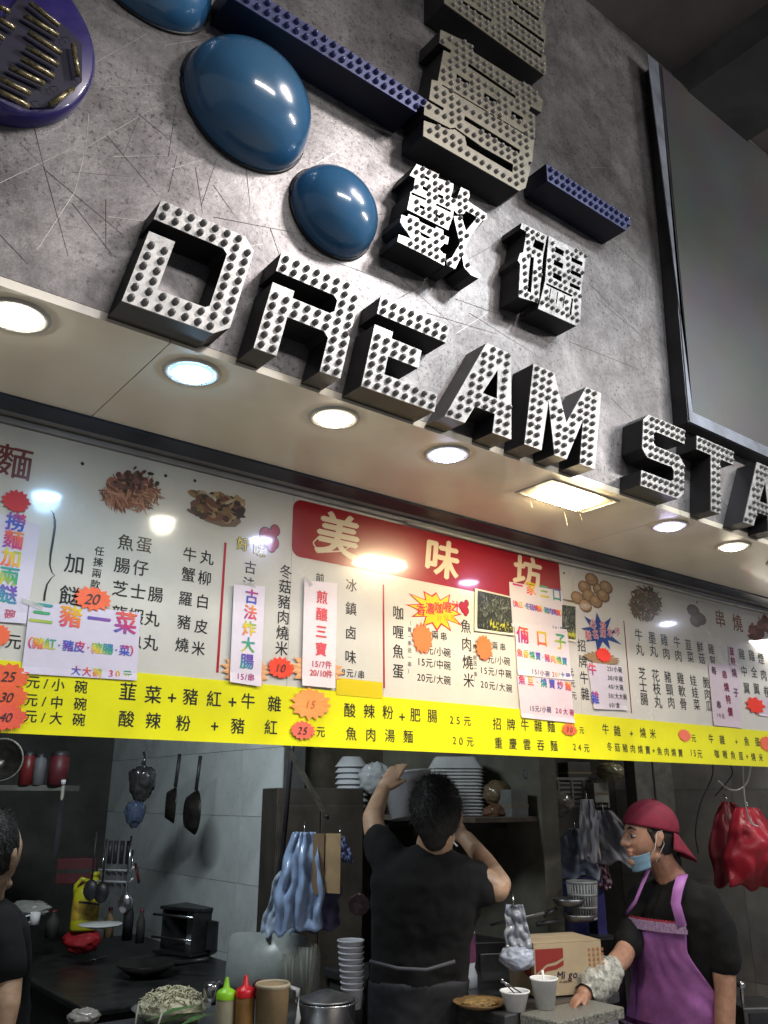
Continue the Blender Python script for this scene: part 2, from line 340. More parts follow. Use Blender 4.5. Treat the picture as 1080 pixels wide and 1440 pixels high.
SHU = [[(165,38),(278,90),(272,110),(352,138),(350,165),(338,205),(362,220),(350,300),(325,372),(118,268),(135,180),(150,170),(158,110),(130,95)],
 [(140,180),(215,212),(212,224),(138,192)], [(205,95),(232,110),(228,124),(202,109)], [(197,148),(225,163),(222,180),(194,165)], [(275,188),(302,201),(298,217),(271,204)], [(182,243),(208,256),(205,272),(179,259)],
 [(262,288),(290,301),(285,316),(258,304)], [(265,236),(340,272),(337,284),(262,248)], [(262,150),(292,165),(289,177),(259,162)],
 [(90,295),(118,306),(125,292),(175,314),(180,330),(260,368),(265,356),(300,374),(300,395),(328,410),(322,445),(305,440),(280,468),(300,490),(312,495),(305,552),(210,500),(150,470),(68,430),(75,395),(105,405),(140,420),(120,385),(100,360),(82,330)],
 [(180,378),(240,410),(222,418),(188,402)],
 [(390,155),(430,175),(435,200),(425,225),(520,290),(522,315),(505,325),(415,275),(405,290),(372,292),(352,270),(355,248),(368,215)],
 [(352,302),(392,302),(415,378),(470,310),(500,322),(440,400),(405,480),(425,540),(490,600),(480,618),(440,600),(405,560),(395,500),(360,570),(318,548),(318,525),(345,510),(385,440),(370,380)]]
MA = [[(697,335),(825,400),(818,440),(806,500),(785,715),(778,740),(682,712),(690,545),(678,525),(688,490),(705,485),(722,380),(692,365)], [(742,505),(760,512),(745,690),(725,684)], [(765,418),(812,440),(804,482),(752,457)],
 [(835,402),(1028,500),(1018,532),(1015,560),(1012,592),(1005,620),(1000,660),(998,740),(995,820),(975,858),(780,770),(790,735),(816,630),(824,520)],
 [(868,455),(912,478),(908,505),(862,482)], [(862,520),(908,543),(904,570),(858,547)], [(858,585),(902,608),(898,635),(853,612)], [(950,508),(1006,535),(1003,556),(948,530)], [(946,570),(1000,597),(997,617),(944,592)],
 [(942,637),(994,662),(991,680),(940,657)], [(822,640),(955,702),(950,712),(820,650)], [(950,716),(958,720),(948,808),(938,800)], [(842,666),(847,668),(838,730),(833,727)], [(878,684),(883,686),(874,746),(869,744)], [(913,702),(918,704),(908,764),(903,761)]]
for P_, lb in ((SHU, 'white studded raised Chinese character with many strokes above the letters E and A'), (MA, 'pale studded raised Chinese character with slots above the letters A and M')):
    P2 = [plane2(zmap(p, 540, 220, 3.6), YF-.075) for p in P_]
    letter('sign_character', lb, lambda e, P2=P2: curve2d(P2, e), lambda u, v: (u, v), .075, (.0215, .0225, min(q[0] for q in P2[0])+.008, 2.80, 2.0, 3.3), M_FACE, M_BLACK, M_BULB, group=GC, marg=.24, bs=.85)
big = [[(280,55),(480,150),(500,205),(800,395),(870,420),(955,520),(945,600),(875,560),(862,590),(905,620),(905,720),(890,860),(885,930),(862,925),(858,945),(875,965),(840,1100),(800,1120),(165,755),(170,655),(330,712),(358,715),(372,712),(440,762),(452,820),(560,885),(755,1000),(760,945),(560,832),(375,700),(345,706),(170,615),(175,540),(190,525),(295,590),(303,572),(205,515),(222,385),(262,395),(300,190),(345,212),(350,190),(272,140)],
       [(465,275),(775,490),(775,512),(460,297)], [(385,345),(470,400),(465,425),(385,372)], [(570,470),(650,520),(650,552),(565,497)], [(750,590),(825,635),(820,667),(745,617)],
       [(440,622),(805,850),(800,875),(435,652)], [(290,415),(860,755),(860,764),(290,425)]]
big = [plane2(zmap(p, 560, 30, K), YC) for p in big]
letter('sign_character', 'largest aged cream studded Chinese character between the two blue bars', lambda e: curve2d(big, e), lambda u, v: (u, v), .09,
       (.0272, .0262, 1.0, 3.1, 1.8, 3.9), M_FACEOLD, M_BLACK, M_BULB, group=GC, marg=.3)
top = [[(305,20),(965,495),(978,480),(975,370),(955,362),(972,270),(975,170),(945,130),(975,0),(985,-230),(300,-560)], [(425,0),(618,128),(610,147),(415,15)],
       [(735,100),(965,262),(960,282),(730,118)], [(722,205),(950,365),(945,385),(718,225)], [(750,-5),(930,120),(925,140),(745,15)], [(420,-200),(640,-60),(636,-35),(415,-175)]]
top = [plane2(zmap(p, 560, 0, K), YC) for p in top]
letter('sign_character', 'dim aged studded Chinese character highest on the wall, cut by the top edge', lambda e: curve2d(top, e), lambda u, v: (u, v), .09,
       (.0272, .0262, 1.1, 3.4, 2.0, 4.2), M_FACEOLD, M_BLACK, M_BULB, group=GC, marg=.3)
for nm, x0, x1, z, lab in (('l', .60, 1.171, 3.318, 'long dark blue studded bar running up to the largest character'), ('r', 1.65, 2.055, 3.366, 'short blue studded bar beyond the largest character')):
    letter('sign_bar', lab, lambda e, a=x0, b=x1, z=z: curve2d([[(a, z-.031), (b-.03, z-.031), (b-.02, z+.0), (b, z+.002), (b, z+.031), (a, z+.031)]], e), lambda u, v: (u, v), .095,
           (.0262, .030, x0+.015, z-.0155, x1, z+.03), M_BLUEF, M_NAVY, M_BULBB, cat='sign bar', group='blue bars of the Chinese sign', marg=.2, bs=1.1)
# blue domes
M_DOME = mat('glossy_blue_gelcoat', (.022, .125, .29), .22, var=.25, scale=3, coat=1, col2=(.05, .12, .20))
def dome(c, rx, rz, h, tilt, lab):
    M = Matrix.Translation((c[0], YF-.001, c[1])) @ Matrix.Rotation(tilt, 4, 'Y')
    vs, fs = [], []; R_, S_ = 16, 56
    for i in range(R_+1):
        t = i/R_*math.pi/2
        for k in range(S_):
            a = 2*math.pi*k/S_; vs.append(M @ Vector((math.cos(t)*rx*math.cos(a), -h*math.sin(t)**.9, math.cos(t)*rz*math.sin(a))))
    for i in range(R_):
        for k in range(S_):
            k2 = (k+1) % S_; fs.append((i*S_+k, i*S_+k2, (i+1)*S_+k2, (i+1)*S_+k))
    r = thing('sign_dome', (c[0], YF, c[1]), lab, 'dome', 'blue domes on the steel wall')
    MB().add(vs, fs, smooth=True).build('shell', M_DOME, r)
    rim = [M @ Vector((rx*1.01*math.cos(a), -.002, rz*1.01*math.sin(a))) for a in np.linspace(0, 2*math.pi, 57)]
    MB().tube(rim, .004, 6, cap=False).build('rim', M_BLACK, r)
dome((.703, 3.105), .158, .155, .13, .5, 'biggest glossy blue dome seen whole, between the disc and the long blue bar')
dome((.948, 2.932), .116, .115, .10, .4, 'smaller glossy blue dome above the gap between R and E')
dome((.43, 3.335), .165, .135, .11, .4, 'pale blue dome cut off by the top edge')
dome((.03, 2.72), .10, .10, .08, .3, 'glossy blue dome barely showing at the edge beside the disc')
# violet disc with LED tubes
r = thing('neon_disc', (.165, YF, 2.96), 'round violet disc carrying rows of unlit brass coloured tubes', 'disc sign')
Md = Matrix.Translation((.157, YF-.03, 2.962)) @ Matrix.Rotation(math.radians(90), 4, 'X')
MB().lathe([(.0001, .012), (.188, .012), (.197, .006), (.197, -.028)], seg=72, M=Md).build('disc', mat('violet_paint', (.022, .014, .13), .35, var=.1, coat=.4), r)
pl = [onp(a, b, 1, YF-.048) for a, b in zmap([(200,-40),(640,250),(830,440),(830,820),(560,1080),(330,1090),(-60,930),(-200,500)], 0, 0, 7.2)]
pl2 = [p+np.array([0, .005, 0]) for p in pl]
MB().add(pl+pl2, [tuple(range(8))]+[(i, (i+1) % 8, 8+(i+1) % 8, 8+i) for i in range(8)]).build('backing_plate', mat('dark_violet_plate', (.012, .01, .035), .5), r)
mtube = mat('brass_led_tube', (.30, .25, .13), .25, .5, var=.45, scale=120, coat=.5)
for a in [((300,20),(600,260)),((240,150),(590,360)),((280,320),(620,540)),((260,470),(590,660)),((210,590),(550,780)),((90,680),(450,850)),((-40,780),(310,950)),((-60,900),(300,1080)),((740,450),(790,760)),((510,1060),(740,900)),((-30,180),(150,290)),((-60,40),(100,120)),((-50,320),(40,400))]:
    p, q = [Vector(onp(*t, 1, YF-.06)) for t in zmap(a, 0, 0, 7.2)]
    MB().tube([p, p.lerp(q, .5), q], .0052, 8).build('led_tube', mtube, r)
for c in ((540, 900), (660, 400), (350, 1050), (780, 800)):
    cc = Vector(onp(c[0]/7.2, c[1]/7.2, 1, YF-.056)); pts = [cc+Vector((.008*math.cos(a), -.003*math.sin(a*2), .006*math.sin(a))) for a in np.linspace(0, 5, 14)]
    MB().tube(pts, .0006, 5).build('wire', M_BLACK, r)
# LED screen
r = thing('led_screen', (2.26, YF, 2.73), 'large unlit dot matrix screen in a black frame with grey inner border', 'screen')
x0, z0, x1, z1, yf = 2.318, 2.755, 5.6, 4.32, YF-.055
lean = (2.415-2.318)/(z1-z0)
def prism(name, xa, za, xb, zb, ya, yb_, m, bev=0):      # slab whose near side leans with the screen
    l = lambda x, z: x+(z-z0)*lean
    vs = [(l(xa, za), ya, za), (xb, ya, za), (xb, ya, zb), (l(xa, zb), ya, zb), (l(xa, za), yb_, za), (xb, yb_, za), (xb, yb_, zb), (l(xa, zb), yb_, zb)]
    return MB().add(vs, [(0, 1, 2, 3), (4, 7, 6, 5), (0, 4, 5, 1), (1, 5, 6, 2), (2, 6, 7, 3), (3, 7, 4, 0)]).build(name, m, r, bevel=bev)
prism('housing', x0, z0, x1, z1, yf, YF-.001, M_BLACK, .003); t = .045
mbd = mat('grey_border_metal', (.22, .24, .29), .5, .3, var=.2, scale=10)
prism('border', x0+.004, z0+.004, x1, z0+t, yf-.004, yf-.0005, mbd); prism('border', x0+.004, z0+t+.0006, x0+.030, z1-.004, yf-.004, yf-.0005, mbd)
def screen_mat():
    m = bpy.data.materials.new('led_matrix'); m.use_nodes = True; N = m.node_tree; b = N.nodes['Principled BSDF']; L = N.links.new
    tc = N.nodes.new('ShaderNodeTexCoord'); v = N.nodes.new('ShaderNodeTexVoronoi'); v.inputs['Scale'].default_value = 105; v.inputs['Randomness'].default_value = 0; v.feature = 'F1'; v.voronoi_dimensions = '2D'
    sp = N.nodes.new('ShaderNodeSeparateXYZ'); cb = N.nodes.new('ShaderNodeCombineXYZ'); L(tc.outputs['Object'], sp.inputs[0]); L(sp.outputs['X'], cb.inputs['X']); L(sp.outputs['Z'], cb.inputs['Y']); L(cb.outputs[0], v.inputs['Vector'])
    n = N.nodes.new('ShaderNodeTexNoise'); n.inputs['Scale'].default_value = 4; n.inputs['Detail'].default_value = 7; L(tc.outputs['Object'], n.inputs['Vector'])
    r_ = N.nodes.new('ShaderNodeValToRGB'); r_.color_ramp.elements[0].position = .25; r_.color_ramp.elements[1].position = .5; r_.color_ramp.elements[0].color = (.13, .135, .14, 1); r_.color_ramp.elements[1].color = (.05, .053, .056, 1); L(v.outputs['Distance'], r_.inputs['Fac'])
    x = N.nodes.new('ShaderNodeMix'); x.data_type = 'RGBA'; x.blend_type = 'MULTIPLY'; x.inputs[0].default_value = .6; L(r_.outputs['Color'], x.inputs[6]); L(n.outputs['Color'], x.inputs[7]); L(x.outputs[2], b.inputs['Base Color']); b.inputs['Roughness'].default_value = .4
    bp = N.nodes.new('ShaderNodeBump'); bp.inputs['Strength'].default_value = .12; bp.inputs['Distance'].default_value = .002; bp.invert = True; L(v.outputs['Distance'], bp.inputs['Height']); L(bp.outputs['Normal'], b.inputs['Normal']); return m
prism('led_panel', x0+.0306, z0+t+.0006, x1, z1-.004, yf-.002, yf-.0005, screen_mat())

# ------------------------------------------------------------ downlights
M_RING = mat('lamp_ring_plastic', (.5, .47, .42), .35, var=.1)
def downlight(x, col, es, power, lab, rad=.048, y=1.503):
    r = thing('downlight', (x, y, ZS), lab, 'downlight', 'lamps in the soffit')
    MB().lathe([(rad+.014, 0), (rad+.012, -.004), (rad+.002, -.006), (rad, -.001), (rad, .004)], (x, y, ZS), 40).build('trim_ring', M_RING, r)
    m = mat('lamp_glow_%d' % int(x*1000), (.8, .8, .8), .4, var=0, emit=col, es=es*2.4)
    MB().lathe([(.0001, -.017), (rad*.4, -.0155), (rad*.72, -.0105), (rad*.84, -.007)], (x, y, ZS), 40).build('lamp_disc', m, r)
    sat = tuple(c**1.5 for c in col); m2 = mat('lamp_halo_%d' % int(x*1000), (.8, .8, .8), .4, var=0, emit=sat, es=min(1.6, es*.1)*1.0)
    MB().lathe([(rad*.845, -.0068), (rad*.93, -.004), (rad-.001, -.0012)], (x, y, ZS), 40).build('halo_ring', m2, r)  # tinted glowing ring stands in for the coloured halo around the lamp
    if power: lamp('downlight_lamp', 'SPOT', (x, y, ZS-.020), (x, y+.04, 0), power, col, rad*.8, 160, .5)
downlight(.308, (1, .98, .88), 26, 5, 'big neutral white soffit lamp beside the letter D, nearest to the edge')
downlight(.663, (.40, .68, 1), 30, 5, 'blue white soffit lamp under the letter D')
downlight(1.027, (1, .93, .74), 16, 5.4, 'warm white soffit lamp under the letter R')
downlight(1.385, (.62, .68, 1), 22, 5.4, 'violet white soffit lamp under the first A')
downlight(2.363, (.66, .62, 1), 22, 3.2, 'violet white soffit lamp below the letter S')
downlight(2.743, (1, .93, .72), 14, 3, 'yellowish soffit lamp with a hanging thread below the T')
downlight(3.09, (.8, .75, .65), 1.2, 0, 'dim soffit lamp at the far end of the row')
downlight(3.75, (.7, .75, 1), 24, 3, 'soffit lamp beyond the edge reflected in the menu board')
r = thing('downlight', (1.884, 1.52, ZS), 'broken glaring warm rectangular soffit lamp with loose wires below the M', 'downlight', 'lamps in the soffit')
rr = MB()
for a, b, c, d in ((1.735, 1.455, 1.745, 1.595), (2.03, 1.455, 2.04, 1.595), (1.745, 1.455, 2.03, 1.463), (1.745, 1.587, 2.03, 1.595)): rr.box((a, b, ZS-.004), (c, d, ZS-.0003))
rr.build('trim_ring', M_RING, r)
mg = mat('lamp_glow_warm', (.8, .8, .8), .4, var=0, emit=(1, .80, .46), es=80)
MB().box((1.80, 1.475, ZS-.016), (1.975, 1.57, ZS-.001)).build('lamp_panel', mg, r, bevel=.004)
lamp('downlight_lamp', 'AREA', (1.885, 1.525, ZS-.018), (1.885, 1.58, 0), 7, (1, .80, .52), .08, sx=.2)
for x, y, l in ((1.80, 1.60, .03), (1.98, 1.62, .045), (2.03, 1.60, .028)):
    MB().tube([(x, y, ZS-.002), (x+.006, y, ZS-l*.5), (x+.014, y+.003, ZS-l)], .0008, 5).build('loose_wire', mat('pale_wire', (.6, .55, .45), .5, var=0), r)

# ------------------------------------------------------------ menu board
board = thing('menu_board', (1.9, YM, 1.735), 'long glossy menu board with Chinese dish names, red banner and yellow price strip', 'menu board')
def bp_(x, y, off=0):
    p = onp(x, y, 1, YM-off); return p[0], p[2]
OFF = .0006
def flat(mb, poly, off, col):      # polygon in board coordinates
    mb.add([(a, YM-off, b) for a, b in poly], [tuple(range(len(poly)))], col)
M_BOARD = mat('glossy_cream_board', (.66, .64, .57), .22, var=.06, scale=3, coat=.9)
mb = MB()
xb = [-.5, 1.218, 1.548, 2.44, 4.9]
for i, (a, b) in enumerate(zip(xb, xb[1:])):
    o = MB().box((a+.0006, YM, 1.735), (b-.0006, YM+.02, 2.432)).build('board_panel', M_BOARD, board)
rail = MB().box((-.6, YM-.012, 2.4335), (5.0, YM+.03, 2.449)).build('top_rail', M_GREY, board, bevel=.003)
lip = Vector(onp(567, 738, 1, YM)); MB().tube([(x, YM-.014-.002*math.sin(x*9), 2.428+.002*math.sin(x*5)) for x in np.linspace(lip.x, 4.9, 30)], .0055, 8).build('cable_cover', mat('pale_trunking', (.5, .48, .43), .5), board)
YEL = (.86, .82, .004)
for a, b, t in ((-.5, 1.545, 1.8865), (1.5462, 2.372, 1.882), (2.3732, 4.9, 1.884)):
    MB().box((a, YM-.0022, 1.733), (b, YM-.0002, t), col=YEL).build('yellow_strip', PR, board, color=True)
MB().box((bp_(472, 960)[0], YM-.0034, bp_(472, 977)[1]), (bp_(537, 960)[0], YM-.0024, bp_(472, 953)[1]), col=(.75, .58, .005)).build('yellow_patch', PR, board, color=True)
YO = .0028      # offset of print on the yellow strip
# banner
bx0, bx1 = bp_(411, 740)[0], bp_(787, 810)[0]; bz1 = 2.424; bz0 = bp_(470, 793)[1]
rc = .03; arc = lambda cx, cz, a0: [(cx+rc*math.cos(math.radians(a0+t)), cz+rc*math.sin(math.radians(a0+t))) for t in range(0, 91, 15)]
q = MB(); poly = arc(bx0+rc, bz0+rc, 180)+[(bx1, bz0), (bx1, bz1)]+arc(bx0+rc, bz1-rc, 90); flat(q, poly, OFF, s(150, 14, 28)); q.build('red_banner', PR, board, color=True)
# text
GL = {}
def glyph(ch, off):
    if (ch, off) not in GL:
        v, f = tomesh(text2d(ch, 0, 0))
        if off > 0 and len(v):
            n0 = len(v); V = [v]; Fs = list(f)
            for k, (a, b) in enumerate(((off, 0), (-off, 0), (0, off*.8), (0, -off*.8))):
                V.append(v+np.array([a, b, (k+1)*.002])); Fs += [tuple(i+n0*(k+1) for i in g) for g in f]
            v = np.vstack(V); f = Fs
        if len(v) and ord(ch) < 0x2000:
            v[:, 0] -= (v[:, 0].max()+v[:, 0].min())/2
        GL[(ch, off)] = (v, f)
    return GL[(ch, off)]
BLK = (.02, .018, .016)
RAIN = [s(40, 90, 190), s(200, 40, 110), s(235, 110, 60), s(225, 205, 40), s(60, 165, 90), s(50, 140, 170), s(110, 60, 170)]
def hue(t):
    t = t % len(RAIN); i = int(t); f = t-i; a, b = RAIN[i], RAIN[(i+1) % len(RAIN)]; return tuple(a[k]*(1-f)+b[k]*f for k in range(3))
def T(txt, p0, p1, h, col=BLK, off=OFF, parent=None, bold=.012, sx=1.0, slant=0, m=None, name='lettering', rain=None, cells=None):
    n = len(txt); q = MB()
    a = np.array(bp_(*p0, off)); b = np.array(bp_(*p1, off)) if n > 1 else a
    sz = abs(bp_(p0[0], p0[1]-h/2, off)[1]-bp_(p0[0], p0[1]+h/2, off)[1])/.93
    wd = [1. if ord(c) > 0x2000 else (.62 if c in '+' else .42 if c in '/ ()' else .56) for c in txt]
    vertical = abs(b[0]-a[0]) < abs(b[1]-a[1])
    pos = [0.]
    for i in range(1, n): pos.append(pos[-1]+(1 if vertical else (wd[i]+wd[i-1])/2))
    L_ = pos[-1] or 1
    for i, c in enumerate(txt):
        if c == ' ': continue
        cx, cz = a+(b-a)*pos[i]/L_; v, f = glyph(c, bold)
        if not len(v): continue
        vs = [(cx+(x*sx+slant*(y-.07))*sz, YM-off-zz*.006, cz+(y-.07)*sz) for x, y, zz in v]
        if rain is not None:
            for k, g in enumerate(f):
                my = sum(v[j][1]+v[j][0]*.6 for j in g)/len(g); q.add([vs[j] for j in g], [tuple(range(len(g)))], hue(rain+i*1.3+my*1.6))
        else: q.add(vs, f, col)
    return q.build(name, m or PR, parent or board, color=True)
RB = s(105, 25, 25); GRY = s(90, 90, 95); RED = s(175, 20, 35)
TX = [
 ('麵', (20,650), 0, 46, RB), ('加餸', (105,793), (98,838), 27), ('任揀兩款', (140,775), (134,822), 13), ('魚蛋', (177,763), (203,766), 22), ('腸仔', (172,795), (198,799), 22),
 ('芝士腸', (169,828), (219,836), 22), ('龍蝦丸', (168,863), (214,870), 22), ('墨魚丸', (166,897), (212,904), 22), ('牛丸', (267,780), (291,784), 20), ('蟹柳', (265,808), (288,813), 20),
 ('羅白', (261,842), (285,846), 20), ('豬皮', (259,875), (283,881), 20), ('燒米', (256,907), (279,912), 20), ('古法', (352,798), (350,821), 18), ('冬菇豬肉燒米', (402,804), (396,912), 19),
 ('前', (450,813), 0, 14), ('冰鎮卤味', (494,823), (493,924), 18), ('8元/串', (483,945), (508,949), 12), ('咖喱魚蛋', (560,862), (560,944), 19), ('（買一串送一串）', (576,876), (576,944), 7, GRY),
 ('兩串', (612,893), (624,895), 12), ('元/小碗', (604,914), (629,918), 13), ('15元/中碗', (589,930), (629,936), 13), ('20元/大碗', (589,952), (629,957), 13),
 ('魚肉燒米', (655,881), (659,957), 19), ('（買一串送一串）', (667,902), (669,956), 7, GRY), ('兩串', (696,908), (707,910), 11), ('元/小碗', (690,927), (713,930), 12),
 ('15元/中碗', (677,942), (715,948), 12), ('20元/大碗', (678,962), (716,968), 12), ('招牌牛雜', (818,908), (823,976), 17), ('元', (803,945), 0, 11), ('元', (805,961), 0, 11), ('元', (807,978), 0, 11),
 ('牛丸', (898,893), (899.5,913), 17), ('墨丸', (917,897), (919,915), 17), ('雞肉', (934,900), (937,919), 16), ('牛肉', (952,903), (954,922), 16), ('韮菜', (968,907), (971,924), 15),
 ('鮮菇', (984.5,910), (987,926), 15), ('雞腎', (1000,913), (1002.5,930), 14), ('芝士腸', (903,947), (906,983), 17), ('花枝丸', (922,950), (925.5,987), 17), ('豬頸肉', (939,952), (944,988), 16),
 ('雞軟骨', (957,954), (961,990), 16), ('娃娃菜', (975,957), (980,991), 15), ('脆肉瓜', (993,960), (997,993), 15), ('串燒', (1012.7,870), (1037,876), 24, RB),
 ('雞中翼', (1043,920), (1050,968), 15), ('雞全翼', (1057,922), (1064,969), 15), ('煙肉卷', (1070,926), (1078,973), 15), ('元', (19,902), 0, 21)]
for t in TX: T(t[0], t[1], t[2] or t[1], t[3], *(t[4:5]))
TY = [('元/小', (47,959), (82,963), 18), ('碗', (114,966), 0, 18), ('元/中', (44,984), (80,988), 18), ('碗', (113,990), 0, 18), ('元/大', (43,1007), (79,1010), 18), ('碗', (111,1012), 0, 18),
 ('韮菜', (180,973), (215.5,977), 25), ('+', (242,981), 0, 24), ('豬紅', (268,980), (301,983), 23), ('+', (327,987), 0, 24), ('牛', (349,986), 0, 22), ('雜', (386,990), 0, 22),
 ('酸辣', (178,1011), (215.5,1013.5), 23), ('粉', (258,1017), 0, 22), ('+', (302,1021), 0, 22), ('豬', (334.5,1021), 0, 22), ('紅', (381,1023), 0, 21), ('元', (451,1029), 0, 15),
 ('酸辣粉', (492,999), (545.5,1002), 20), ('+', (565.5,1008), 0, 20), ('肥腸', (584,1005.5), (608,1007), 19), ('25元', (635,1012), (657,1014), 14), ('魚肉湯麵', (494,1032), (574,1036), 19), ('20元', (639,1041), (661,1043), 14),
 ('招牌牛雜麵', (699,1018), (775,1022), 17), ('重慶雲吞麵', (701,1045), (779,1049), 16), ('元', (818,1027), 0, 10), ('24元', (808,1050), (825,1052), 12), ('牛', (851.5,1025.5), 0, 15), ('雜', (868,1028), 0, 15), ('+', (888,1031.5), 0, 14),
 ('燒米', (904,1030.5), (918,1032), 14), ('元', (975.5,1038), 0, 11), ('冬菇豬肉燒賣+魚肉燒賣', (857,1050), (957,1059), 12), ('15元', (972,1058), (984,1060), 12), ('牛', (1000,1039), 0, 13), ('雜', (1015.6,1040.5), 0, 13),
 ('+', (1035.6,1043), 0, 12), ('魚蛋', (1050,1042.7), (1065,1043.5), 13), ('咖喱魚蛋+燒米', (1008,1060), (1070,1065.5), 12)]
for t in TY: T(t[0], t[1], t[2] or t[1], t[3], off=YO)
CRM = s(225, 208, 178)
T('美', (476,753), (476,753), 60, CRM, off=.0012, bold=.032, slant=.12, sx=1.12); T('味', (622,786), (622,786), 53, CRM, off=.0012, bold=.032, slant=.12, sx=1.12); T('坊', (742,807), (742,807), 47, CRM, off=.0012, bold=.032, slant=.12, sx=1.12)
fl = [bp_(a, b, .0012) for a, b in [(500,765),(480,775),(460,776),(444,770),(440,763),(446,757),(458,757),(470,762)]]
q = MB()
for i, (a, b) in enumerate(zip(fl, fl[1:])):
    w0 = .0035*(1-abs(i-3)/6); q.add([(a[0], YM-.0013, a[1]-w0), (b[0], YM-.0013, b[1]-w0), (b[0], YM-.0013, b[1]+w0), (a[0], YM-.0013, a[1]+w0)], [(0, 1, 2, 3)], CRM)
q.build('brush_flourish', PR, board, color=True)
# red dividing lines, brace
def line(p, q_, wd, col, name='dividing_line', off=.0007):
    a, b = bp_(*p), bp_(*q_); g = MB(); flat(g, [(a[0]-wd/2, a[1]), (a[0]+wd/2, a[1]), (b[0]+wd/2, b[1]), (b[0]-wd/2, b[1])], off, col); g.build(name, PR, board, color=True)
line((317, 763), (305.5, 946), .007, RED); line((539, 822), (540, 968), .006, RED); line((877, 873), (888, 1003), .0055, s(120, 25, 25))
br = [bp_(a, b) for a, b in [(71,717),(75,722),(77,732),(77,742),(74,762),(71,780),(70,795),(73,805),(77,809),(72,813),(66,822),(63,835),(62,845)]]; q = MB()
wv = [.001,.003,.0045,.0045,.0045,.004,.003,.002,.001,.002,.003,.004,.004]
for i in range(len(br)-1):
    (a, c), (b, d) = br[i], br[i+1]; q.add([(a-wv[i]/1.6, YM-.0007, c), (a+wv[i]/1.6, YM-.0007, c), (b+wv[i+1]/1.6, YM-.0007, d), (b-wv[i+1]/1.6, YM-.0007, d)], [(0, 1, 2, 3)], BLK)
q.build('brace', PR, board, color=True)
def star(c, rx, ry, n, dep, off, col, rnd=.12, rot=0, jag=None):
    cx, cz = bp_(*c, off); e = bp_(c[0]+rx, c[1], off)[0]-cx; g = cz-bp_(c[0], c[1]+ry, off)[1]; pts = []
    for i in range(2*n):
        a = math.pi*i/n+rot; k = (1 if i % 2 == 0 else 1-dep)*(1+random.uniform(-rnd, rnd)); pts.append((cx+e*k*math.cos(a), cz+g*k*math.sin(a)))
    return pts, (cx, cz)
def starfan(mb, pts, c, off, col):
    n = len(pts); mb.add([(a, YM-off, b) for a, b in pts]+[(c[0], YM-off, c[1])], [(i, (i+1) % n, n) for i in range(n)], col)
q = MB(); random.seed(3)
p, c = star((614, 858), 38, 30, 12, .38, .0008, None, .14); starfan(q, p, c, .0008, s(190, 25, 40)); starfan(q, [(c[0]+(a-c[0])*.88, c[1]+(b-c[1])*.88) for a, b in p], c, .0011, s(240, 195, 30)); q.build('printed_burst', PR, board, color=True)
T('香濃咖喱汁', (592,857), (641,853), 16, s(200, 30, 60), off=.0014, bold=.02); T('好好味', (618,870), (637,869), 9, s(190, 170, 20), off=.0014, bold=.03)
q = MB(); p, c = star((845, 890), 27, 27, 9, .5, .0008, None, .14, .3); starfan(q, p, c, .0008, s(25, 60, 130)); q.build('printed_burst', PR, board, color=True)
for o_, b_, cc in ((.0011, .06, s(225, 220, 215)), (.0014, .01, s(185, 25, 45))):
    T('必食', (834,877), (848,880), 13, cc, off=o_, bold=b_); T('馳名深水埗', (827,893), (868,888), 13, cc, off=o_, bold=b_)
def thumb(c, sc, rnd=0):
    cx, cz = bp_(*c); k = abs(bp_(c[0], c[1])[1]-bp_(c[0], c[1]+1)[1])*sc; q = MB()
    for (x, y, r1, cl) in ((8,13,8,0),(3,6,8,0),(-9,4,10,0),(-4,-4,9,0),(6,-6,9,0),(3,-13,7,0)):
        for e, o_, colr in ((1.18, .0008, s(60, 8, 12)), (1, .0011, s(165, 22, 32))):
            flat(q, [(cx+(x+r1*e*math.cos(a))*k*.9, cz+(y+r1*e*math.sin(a))*k) for a in np.linspace(0, 2*math.pi, 17)[:-1]], o_+random.uniform(0, .00015), colr)
    q.build('printed_thumb', PR, board, color=True)
thumb((380, 757), .95); thumb((653, 855), .55)
for o_, b_, cc in ((.0013, .07, (.02, .02, .02)), (.0016, .02, s(215, 200, 30))): T('好味', (342,765), (365,774), 18, cc, off=o_, bold=b_)
# printed food pictures
def blobs(name, items):
    q = MB(); k = 0
    for (x, y, rx, ry, a0, col) in items:
        k += 1; cx, cz = bp_(x, y); sc = abs(bp_(x, y)[1]-bp_(x, y+1)[1]); sxx = abs(bp_(x+1, y)[0]-cx)
        pts = []
        for t in np.linspace(0, 2*math.pi, 11)[:-1]:
            u, v = rx*math.cos(t), ry*math.sin(t); pts.append((cx+(u*math.cos(a0)-v*math.sin(a0))*sxx, cz+(u*math.sin(a0)+v*math.cos(a0))*sc))
        flat(q, pts, .0006+k*.000004, col)
    return q.build(name, PR, board, color=True)
def cj(c, j): f = random.uniform(1-j, 1+j); return tuple(min(1, k*f) for k in s(*c))
it = []
for i in range(26): it.append((183+random.uniform(-24, 24), 694+random.uniform(-10, 8), 15, 11, random.uniform(0, 3), cj((150, 95, 70), .2)))
for i in range(260):
    a, rr_ = random.uniform(0, 6.28), random.random()**.5
    it.append((184+40*rr_*math.cos(a), 695+22*rr_*math.sin(a), random.uniform(5, 14), random.uniform(.7, 1.4), random.uniform(-1.9, .6), cj(random.choice([(175, 120, 90), (150, 90, 65), (190, 140, 110), (105, 55, 40)]), .2)))
for i in range(80): it.append((187+random.gauss(0, 13), 676+random.gauss(0, 8), random.uniform(2, 6), random.uniform(1.5, 4), random.uniform(0, 3), cj(random.choice([(70, 35, 35), (95, 45, 45), (45, 45, 30), (120, 80, 75)]), .25)))
blobs('printed_noodles', it)
it = [(304, 727, 38, 17, -.12, s(200, 198, 190)), (304, 722, 37, 17, -.12, s(120, 100, 80))]
